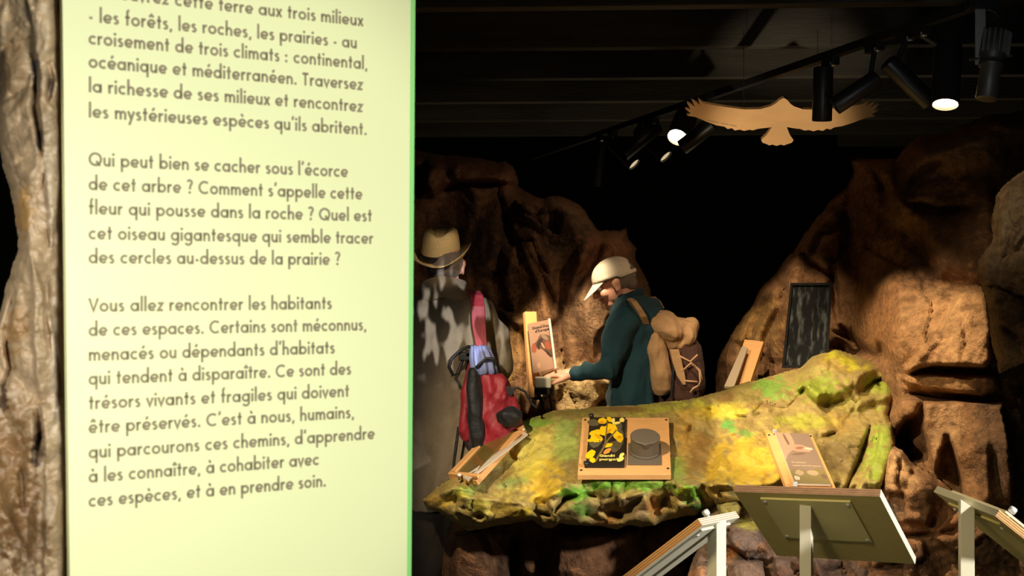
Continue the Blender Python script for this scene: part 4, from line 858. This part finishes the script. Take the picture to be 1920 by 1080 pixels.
def folds(amp, f=(6, 6, 3), sd=0, extra=None):
    def g(p, n):
        q = Vector((p.x*f[0], p.y*f[1], p.z*f[2]+sd)); q2 = q+noise.noise_vector(q*.7)*.8
        v = amp*(noise.noise(q2*2.0)*1.0-1.1*abs(noise.noise(q2*1.3+Vector((4, 2, 7))))+0.35*noise.noise(q2*5))
        return v+(extra(p, n) if extra else 0)
    return g

# --- man in the straw hat, seen from behind
D = 5.35
hx = W(834, 500, D).x
root = thing('person', (hx, D, 0), 'person in straw hat and light trench coat seen from behind, beside the lime panel', 'person')
mb = MB(); hc = W(832, 497, D); head(mb, hc, (-.10, 1, -.08), (0, 0.08, 1))
mb.cap(W(833, 512, D), W(837, 568, D-.01), .058, .068)
mb.loft([ring(W(837, y, D), a, b) for y, a, b in ((568, .06, .06), (600, .15, .09), (640, .165, .10), (700, .15, .095), (760, .145, .10), (810, .155, .11), (840, .15, .10))])
zg = 0.08
hipL, hipR = W(806, 830, D), W(868, 830, D)
for hp, fx in ((hipL, 800), (hipR, 876)):
    kn = Vector((W(fx, 900, D).x, D+.02, .50)); ank = Vector((W(fx, 900, D).x, D, .09)); mb.chain([hp, kn, ank], [.075, .052, .036]); mb.cap(ank+Vector((0, -.03, -.05)), ank+Vector((0, .13, -.06)), .036, .028)
shR, shL = W(900, 600, D), W(774, 600, D)
elR = W(936, 694, D+.05); wrR = W(916, 690, D+.30); elL = W(738, 694, D+.05); wrL = W(762, 690, D+.30)
mb.chain([shR, elR, wrR], [.055, .042, .030]); mb.chain([shL, elL, wrL], [.055, .042, .030])
hand(mb, wrR, (-.3, .9, .1), (0, -.1, 1), -1, (.5, .5, .55, .6)); hand(mb, wrL, (.3, .9, .1), (0, -.1, 1), 1, (.5, .5, .55, .6))
body = remesh('body', mb, SKIN, root, .006, 3)
face_bits(hc, (-.10, 1, -.08), (0, .08, 1), body)
f, u, r = basis((-.10, 1, -.08), (0, .08, 1)); Rh = Matrix((r, f, u)).transposed()
mb = MB(); mb.ell(hc-f*.014+u*.016, (.081, .093, .082), Rh); mb.ell(hc-f*.040-u*.028, (.066, .052, .042), Rh); part('hair', mb, HAIR, root, smooth=True)
COAT = weave('khaki_cloth', srgb(132, 116, 92))
mb = MB()
mb.loft([ring(c, a, b, tilt=t, p=q) for c, a, b, t, q in (
    (W(834, 532, D), .066, .070, 0, 2), (W(835, 544, D), .105, .090, 0, 2), (W(836, 562, D), .175, .100, 0, 2.1), (W(837, 580, D), .205, .115, 0, 2.2), (W(838, 610, D), .205, .130, 0, 2.3), (W(838, 680, D), .195, .135, 0, 2.3),
    (W(838, 760, D), .185, .135, 0, 2.3), (W(837, 820, D), .195, .145, 0, 2.3), (W(836, 880, D), .21, .155, 0, 2.3), (W(836, 950, D), .22, .165, 0, 2.3))])
mb.chain([W(900, 592, D), W(922, 630, D), W(931, 690, D+.03)], [.080, .080, .074]); mb.chain([W(931, 690, D+.03), W(920, 690, D+.25)], [.072, .058])
mb.chain([W(774, 592, D), W(754, 630, D), W(745, 690, D+.03)], [.080, .080, .074]); mb.chain([W(745, 690, D+.03), W(760, 690, D+.25)], [.072, .058])
def seam(p, n):
    return -.006*math.exp(-((p.x-hx)/.006)**2) if p.y < D and p.z < 1.5 else 0
coat = remesh('coat', mb, COAT, root, .011, 5, folds(.020, (5, 5, 2.2), 0, seam))
mb = MB(); n_ = 40; cc = W(834, 535, D); rings = []
for (rr, dz, ry) in ((.074, -.040, .074), (.080, .036, .084), (.086, .038, .090), (.112, -.022, .106), (.100, -.05, .095)):
    rings.append([cc+Vector((rr*math.cos(t)*1.04, ry*math.sin(t)-.012, dz-.022*abs(math.cos(t))**2-(.018 if rr >= .1 else 0)*abs(math.cos(t)))) for t in [2*math.pi*k/n_ for k in range(n_)]])
mb.loft(rings, cap=False); col_ = part('collar', mb, COAT, root, smooth=True); sm = col_.modifiers.new('s', 'SOLIDIFY'); sm.thickness = .004
TRO = weave('dark_cloth', srgb(70, 60, 48))
mb = MB()
for hp, fx in ((hipL, 800), (hipR, 876)):
    x = W(fx, 900, D).x; mb.chain([hp, Vector((x, D+.01, .5)), Vector((x, D-.01, .11))], [.105, .085, .070])
mb.ell(W(837, 810, D), (.175, .125, .14)); remesh('trousers', mb, TRO, root, .012, 4, folds(.010, (5, 5, 3), 5))
M_shoe = mat('brown_leather', srgb(58, 40, 28), .45)
def shoe(x, y, dx, dy, parent):
    mb = MB(); d = Vector((dx, dy, 0)).normalized(); mb.ell(Vector((x, y, .045))+d*.0, (.048, .048, .045)); mb.cap(Vector((x, y, .040))-d*.04, Vector((x, y, .036))+d*.14, .040, .035); mb.cap(Vector((x, y, .06)), Vector((x, y, .11)), .044, .046)
    o = remesh('shoe', mb, M_shoe, parent, .008, 2)
    for v in o.data.vertices: v.co.z = max(v.co.z, 0.0)
for fx in (800, 876): shoe(W(fx, 900, D).x, D, 0, 1, root)
# hat
HAT = mat('straw', srgb(238, 208, 150), 0.75, bump=0.4, bscale=260, var=0.10, vscale=120); BAND = mat('hat_band', srgb(22, 20, 20), .6)
hat = thing('straw_hat', W(829, 497, D), 'cream straw fedora with black band worn by the person in the trench coat', 'hat')
hcx = W(826, 481, D); TL_ = math.radians(19); zt = 55/(F/D)
def hatp(t, rad, h, flare=0):
    x = rad*math.cos(t); y = rad*1.16*math.sin(t); z = h+.10*x*x/.02*0 + x*.055
    z += flare
    return hcx+Vector((x, y*math.cos(TL_)-z*math.sin(TL_), z*math.cos(TL_)+y*math.sin(TL_)))
mb = MB(); N2 = 48; rs = []
for rr, h in ((.083, -.006), (.0835, .012), (.082, .05), (.078, .085), (.071, .108), (.060, .120), (.040, .112), (.018, .098), (.002, .094)):
    ringp = []
    for k in range(N2):
        t = 2*math.pi*k/N2; d = h; x = rr*math.cos(t)
        dent = -.020*math.exp(-(x/.022)**2)*(1 if rr < .068 else 0)+(-.012*math.exp(-((abs(t-math.pi*.5)-.55)/.3)**2) if rr < .075 and h > .08 else 0)
        ringp.append(hatp(t, rr, h+dent))
    rs.append(ringp)
mb.loft(rs, cap=True); part('crown', mb, HAT, hat, smooth=True)
mb = MB(); rs = []
for rr in (.0815, .092, .106, .120, .128, .1285, .119, .105, .091, .0813):
    i = len(rs); under = i >= 5; rg = []
    for k in range(N2):
        t = 2*math.pi*k/N2; q = (rr-.083)/.045; c = math.cos(t); s = math.sin(t)
        fl = -.006+max(q, 0)**1.5*(.052*abs(c)**1.6*(1.15 if c > 0 else .6)+(.008 if s < 0 else -.02)*abs(s)) - (.004 if under else 0)
        rg.append(hatp(t, rr, fl))
    rs.append(rg)
mb.loft(rs, cap=False); part('brim', mb, HAT, hat, smooth=True)
mb = MB(); mb.loft([[hatp(2*math.pi*k/N2, rr, h) for k in range(N2)] for rr, h in ((.0842, -.002), (.0862, .002), (.0865, .024), (.0842, .027))], cap=False); part('hat_band', mb, BAND, hat, smooth=True)

# red rucksack on his right shoulder
RED = weave('red_nylon', srgb(140, 24, 38), rough=.55); BLK = weave('black_nylon', srgb(16, 16, 18), rough=.6); BLU = weave('blue_nylon', srgb(120, 128, 176), rough=.6)
bd_ = D-.22
bag = thing('red_rucksack', W(915, 835, bd_), 'crumpled red and black rucksack hanging from one shoulder strap', 'bag')
mb = MB(); mb.loft([ring(W(x, y, bd_), a, b, 24, p=2.6) for x, y, a, b in ((906, 688, .028, .03), (915, 700, .062, .055), (920, 730, .088, .075), (928, 770, .104, .085), (932, 800, .10, .085), (920, 830, .085, .075), (914, 850, .05, .05))]); remesh('main_body', mb, RED, bag, .008, 4, folds(.022, (9, 9, 5), 1))
mb = MB(); mb.loft([ring(W(x, y, bd_-.02), a, b, 20, p=3) for x, y, a, b in ((888, 686, .022, .03), (890, 720, .033, .07), (892, 770, .037, .085), (894, 820, .037, .08), (896, 856, .028, .05))]); remesh('black_back_panel', mb, BLK, bag, .008, 4, folds(.008, (9, 9, 5), 2))
mb = MB(); mb.loft([ring(W(x, y, bd_+.03), a, b, 20, p=3) for x, y, a, b in ((882, 680, .006, .02), (876, 720, .018, .05), (872, 770, .024, .06), (872, 810, .024, .05), (880, 832, .01, .03))]); remesh('side_panel', mb, RED, bag, .007, 3, folds(.010, (9, 9, 5), 3))
mb = MB(); rs = []
for x, y, a in ((898, 648, .030), (900, 658, .040), (903, 672, .048), (906, 688, .050), (906, 700, .055)):
    rs.append([W(x, y, bd_)+Vector((math.cos(t)*a*(1+.10*math.cos(9*t)), math.sin(t)*a*(1+.10*math.cos(9*t)), .004*math.cos(9*t))) for t in [2*math.pi*k/72 for k in range(72)]])
mb.loft(rs); part('gathered_top', mb, BLU, bag, smooth=True)
mb = MB(); mb.tube([W(x, y, bd_-.055) for x, y in ((892, 690), (900, 682), (912, 672), (924, 672), (932, 680))], .006, 8); part('drawcord', mb, BLK, bag, smooth=True)
mb = MB(); mb.tube([W(x, y, d) for x, y, d in ((892, 652, D-.2), (878, 650, D-.22), (862, 658, D-.22), (847, 672, D-.22), (842, 688, D-.22), (850, 704, D-.22), (858, 700, D-.22), (866, 680, D-.2), (872, 664, D-.2), (884, 660, D-.2))], .007, 8); part('black_strap_loop', mb, BLK, bag, smooth=True)
mb = MB(); mb.box(W(872, 668, D-.2), (.05, .03, .035)); mb.box(W(884, 663, D-.2), (.05, .03, .03)); part('buckle', mb, BLK, bag, bevel=.005)
mb = MB(); pts = [W(884, 548, D-.02), W(888, 545, D-.08), W(893, 553, D-.13), W(896, 575, D-.155), W(898, 610, D-.165), W(903, 650, D-.19)]
wd = [.028, .028, .029, .029, .030, .024]; rs = [[p+Vector((-w_, 0, 0)), p+Vector((w_, 0, -.004)), p+Vector((w_*.9, -.010, 0)), p+Vector((-w_*.9, -.010, .003))] for p, w_ in zip(pts, wd)]
mb.loft(rs); so = part('shoulder_strap', mb, RED, bag, smooth=False, bevel=.003)
mb = MB(); mb.ell(W(955, 782, bd_-.085), (.056, .045, .046)); remesh('black_pouch', mb, BLK, bag, .007, 2, folds(.012, (12, 12, 9), 4))
mb = MB(); mb.box(W(955, 733, bd_-.04), (.035, .02, .03), Matrix.Rotation(.5, 3, 'Y')); mb.tube([W(x, y, bd_-.04) for x, y in ((958, 730), (970, 727), (984, 734), (990, 744), (996, 756), (1006, 764))], .0045, 8); part('buckle_strap', mb, BLK, bag, smooth=False)
mb = MB(); mb.tube([W(x, y, bd_) for x, y in ((860, 800), (856, 830), (851, 870), (849, 900))], .006, 6); mb.tube([W(x, y, bd_) for x, y in ((876, 826), (884, 850), (888, 880))], .006, 6); part('hanging_strap', mb, BLK, bag)

# --- man in the cap, in profile
D = 6.1
root = thing('person', (W(1188, 800, D).x, D, 0), 'person in white cap and teal sweater reaching a hand to the owl sign', 'person')
fw = (-.93, .10, -.36); up_ = (-.34, 0, .94); hc = W(1154, 531, D)
mb = MB(); head(mb, hc, fw, up_)
mb.cap(W(1162, 540, D), W(1186, 578, D), .055, .066)
mb.loft([ring(W(x, y, D), a, b) for x, y, a, b in ((1188, 566, .07, .09), (1190, 590, .10, .15), (1188, 640, .105, .16), (1184, 700, .10, .145), (1182, 750, .10, .14), (1184, 800, .11, .155), (1186, 830, .10, .13))])
for s, yy in ((-1, -.09), (1, .09)):
    hp = W(1186, 815, D)+Vector((0, yy, 0)); kn = Vector((hp.x-.05, D+yy, .48)); ank = Vector((hp.x+.02, D+yy, .09)); mb.chain([hp, kn, ank], [.078, .054, .037]); mb.cap(ank+Vector((.02, 0, -.05)), ank+Vector((-.15, 0, -.06)), .036, .028)
sh = W(1172, 598, D-.17); el = W(1140, 692, D-.20); wr = W(1073, 701, D-.14)
mb.chain([sh, el, wr], [.052, .040, .028]); sh2 = W(1172, 600, D+.17); el2 = W(1190, 700, D+.20); wr2 = W(1186, 780, D+.16); mb.chain([sh2, el2, wr2], [.052, .040, .028])
hand(mb, wr, (-.97, -.02, -.02), (.02, -.25, 1), -1, (.30, .42, .52, .62), 1.0, .22); hand(mb, wr2, (-.1, 0, -1), (0, 1, 0), 1, (.5, .5, .5, .5))
body = remesh('body', mb, SKIN, root, .0055, 2)
face_bits(hc, fw, up_, body)
f, u, r = basis(fw, up_); Rh = Matrix((r, f, u)).transposed(); Q = lambda x, y, z: hc+r*x+f*y+u*z
mb = MB(); mb.ell(Q(0, -.022, .026), (.080, .088, .084), Rh); mb.ell(Q(0, -.062, -.022), (.060, .038, .040), Rh); part('hair', mb, HAIR, root, smooth=True)
SWE = weave('teal_knit', srgb(18, 56, 64)); KH = weave('khaki_cotton', srgb(150, 124, 84))
mb = MB()
mb.loft([ring(c, a, b, p=q) for c, a, b, q in ((W(1184, 552, D), .072, .075, 2), (W(1190, 562, D), .105, .12, 2), (W(1194, 580, D), .125, .175, 2.2), (W(1194, 620, D), .132, .185, 2.3), (W(1190, 680, D), .125, .175, 2.3), (W(1186, 740, D), .122, .168, 2.3), (W(1186, 775, D), .12, .165, 2.3))])
mb.chain([W(1182, 590, D-.15), W(1163, 612, D-.18), W(1141, 690, D-.20)], [.072, .074, .058]); mb.chain([W(1141, 690, D-.20), W(1078, 701, D-.15)], [.056, .038])
mb.chain([W(1182, 590, D+.15), W(1163, 612, D+.18), W(1190, 700, D+.20)], [.072, .074, .058]); mb.chain([W(1190, 700, D+.20), W(1186, 770, D+.16)], [.056, .038])
sw = remesh('sweater', mb, SWE, root, .010, 4, folds(.013, (7, 7, 4), 9))
mb = MB(); mb.lathe([(.066, -.02), (.070, .012), (.066, .024), (.060, .02)], W(1182, 556, D), (-.35, 0, .94), 28); part('collar', mb, SWE, root, smooth=True)
mb = MB(); mb.ell(W(1190, 790, D), (.155, .17, .15))
for yy in (-.09, .09): mb.chain([W(1188, 800, D)+Vector((0, yy, 0)), Vector((W(1180, 800, D).x-.03, D+yy, .48)), Vector((W(1190, 800, D).x, D+yy, .12))], [.115, .088, .070])
remesh('trousers', mb, KH, root, .012, 4, folds(.010, (5, 5, 3), 7))
for yy in (-.09, .09): shoe(W(1192, 800, D).x, D+yy, -1, 0, root)
# cap
CAP = weave('white_cotton', srgb(226, 212, 184)); 
cap_ = thing('baseball_cap', Q(0, 0, .04), 'off-white baseball cap worn by the person in the teal sweater', 'cap')
mb = MB(); vs = []; fs = []; NS, NR = 48, 14
for j in range(NR+1):
    th = math.pi/2*j/NR
    for k in range(NS):
        t = 2*math.pi*k/NS; rr = math.cos(th)
        x = .088*rr*math.cos(t); y = -.006+.107*rr*math.sin(t); z = .030+.092*math.sin(th)**.92
        if th < .3: z -= .012*(1-th/.3)*(1 if math.sin(t) < -.2 else 0)
        vs.append(Q(x, y, z))
for j in range(NR):
    for k in range(NS):
        t = 2*math.pi*(k+.5)/NS; back = abs(((t-1.5*math.pi+math.pi) % (2*math.pi))-math.pi)
        if back < .62*math.cos(min(1.5, j/6.2*1.4)) and 1 <= j < 7: continue
        fs.append((j*NS+k, j*NS+(k+1) % NS, (j+1)*NS+(k+1) % NS, (j+1)*NS+k))
mb.add(vs, fs); c_ = part('crown', mb, CAP, cap_, smooth=True); so = c_.modifiers.new('s', 'SOLIDIFY'); so.thickness = .003; so.offset = 1
mb = MB(); rs = []
for i in range(9):
    q = i/8; row = []
    for j in range(15):
        a_ = (j/14-.5)*math.radians(116); ex_ = q*.074*max(0, math.cos(a_*1.5)); rad = .098+ex_
        row.append(Q(.088*(1+ex_*.8)*math.sin(a_), -.006+rad*math.cos(a_)*1.06, .036-ex_*.85-.010*math.sin(a_)**2*q))
    rs.append(row)
vs = [p for r_ in rs for p in r_]; fs = [(i*15+j, i*15+j+1, (i+1)*15+j+1, (i+1)*15+j) for i in range(8) for j in range(14)]
mb.add(vs, fs); v_ = part('visor', mb, CAP, cap_, smooth=True); so = v_.modifiers.new('s', 'SOLIDIFY'); so.thickness = .004
mb = MB(); mb.lathe([(.007, 0), (.006, .004), (.0005, .006)], Q(0, -.006, .120), u, 10); part('button', mb, CAP, cap_, smooth=True)
# tan rucksack
TAN = weave('tan_canvas', srgb(176, 136, 92)); BRN = weave('brown_canvas', srgb(74, 44, 30)); CORD = mat('pale_cord', srgb(206, 160, 116), .7)
bag = thing('tan_rucksack', W(1262, 745, D), 'tan canvas rucksack with brown pocket and laced cord on the back of the capped person', 'bag')
mb = MB(); mb.loft([ring(W(x, y, D), a, b, 28, p=3) for x, y, a, b in ((1268, 620, .07, .12), (1272, 650, .105, .14), (1276, 690, .108, .15), (1278, 725, .108, .15), (1276, 748, .095, .14), (1274, 756, .06, .10))]); remesh('brown_pocket', mb, BRN, bag, .009, 3, folds(.008, (8, 8, 5), 4))
mb = MB(); mb.loft([ring(W(x, y, D-.03), a, b, 24, p=3) for x, y, a, b in ((1210, 588, .02, .10), (1216, 604, .042, .14), (1224, 650, .056, .165), (1234, 700, .060, .17), (1237, 728, .052, .15), (1235, 738, .03, .12))]); remesh('side_panel', mb, TAN, bag, .008, 3, folds(.010, (8, 8, 4), 6))
mb = MB()
mb.ell(W(1246, 616, D-.04), (.118, .17, .085), Matrix.Rotation(.25, 3, 'Y')); mb.ell(W(1286, 628, D-.03), (.058, .13, .085)); mb.ell(W(1226, 608, D-.04), (.06, .15, .06)); mb.ell(W(1296, 612, D-.03), (.036, .09, .045)); mb.ell(W(1262, 645, D-.04), (.07, .12, .045))
mb.ell(W(1297, 648, D-.03), (.028, .07, .022))
remesh('lid_flap', mb, TAN, bag, .009, 5, folds(.014, (7, 7, 6), 8))
mb = MB(); rs = [[W(x-w_, y, D-.17), W(x+w_, y, D-.175), W(x+w_, y, D-.16), W(x-w_, y, D-.155)] for x, y, w_ in ((1264, 655, 9), (1270, 680, 9), (1277, 705, 8), (1283, 722, 3))]; mb.loft(rs); part('compression_strap', mb, TAN, bag, bevel=.004)
yc = D-.165
for pts in (((1275, 668), (1294, 678), (1308, 665)), ((1280, 695), (1296, 680), (1311, 695), (1313, 715), (1309, 724)), ((1284, 714), (1308, 716)), ((1294, 736), (1300, 728), (1312, 722)), ((1296, 681), (1312, 694), (1317, 712))):
    mb = MB(); mb.tube([W(x, y, yc-.008) for x, y in pts], .0042, 6); part('cord', mb, CORD, bag, smooth=True)
mb = MB(); mb.tube([W(x, y, D-.16) for x, y in ((1266, 660), (1262, 700), (1258, 745))], .006, 6); part('seam_strap', mb, BLK, bag)
for yy in (-.13, .13):
    pts = [W(1180, 563, D-.15), W(1188, 569, D-.225), W(1198, 583, D-.235), W(1207, 598, D-.22), W(1212, 612, D-.17)]; rs = [[p+Vector((-.014, -.012, .008)), p+Vector((.014, -.012, .012)), p+Vector((.014, .03, .0)), p+Vector((-.014, .03, -.006))] for p in pts]
    if yy > 0: pts = [W(1222, 560, D+.05), W(1232, 568, D+.05), W(1240, 582, D+.05)]; rs = [[p+Vector((-.014, -.02, .008)), p+Vector((.014, -.02, .012)), p+Vector((.014, .02, .0)), p+Vector((-.014, .02, -.006))] for p in pts]
    mb = MB(); mb.loft(rs); part('shoulder_strap', mb, TAN, bag, bevel=.003)
mb = MB(); mb.tube([W(1212, 588, D-.05), W(1225, 578, D-.05), W(1244, 582, D-.05)], .010, 8); part('grab_handle', mb, BLK, bag, smooth=True)
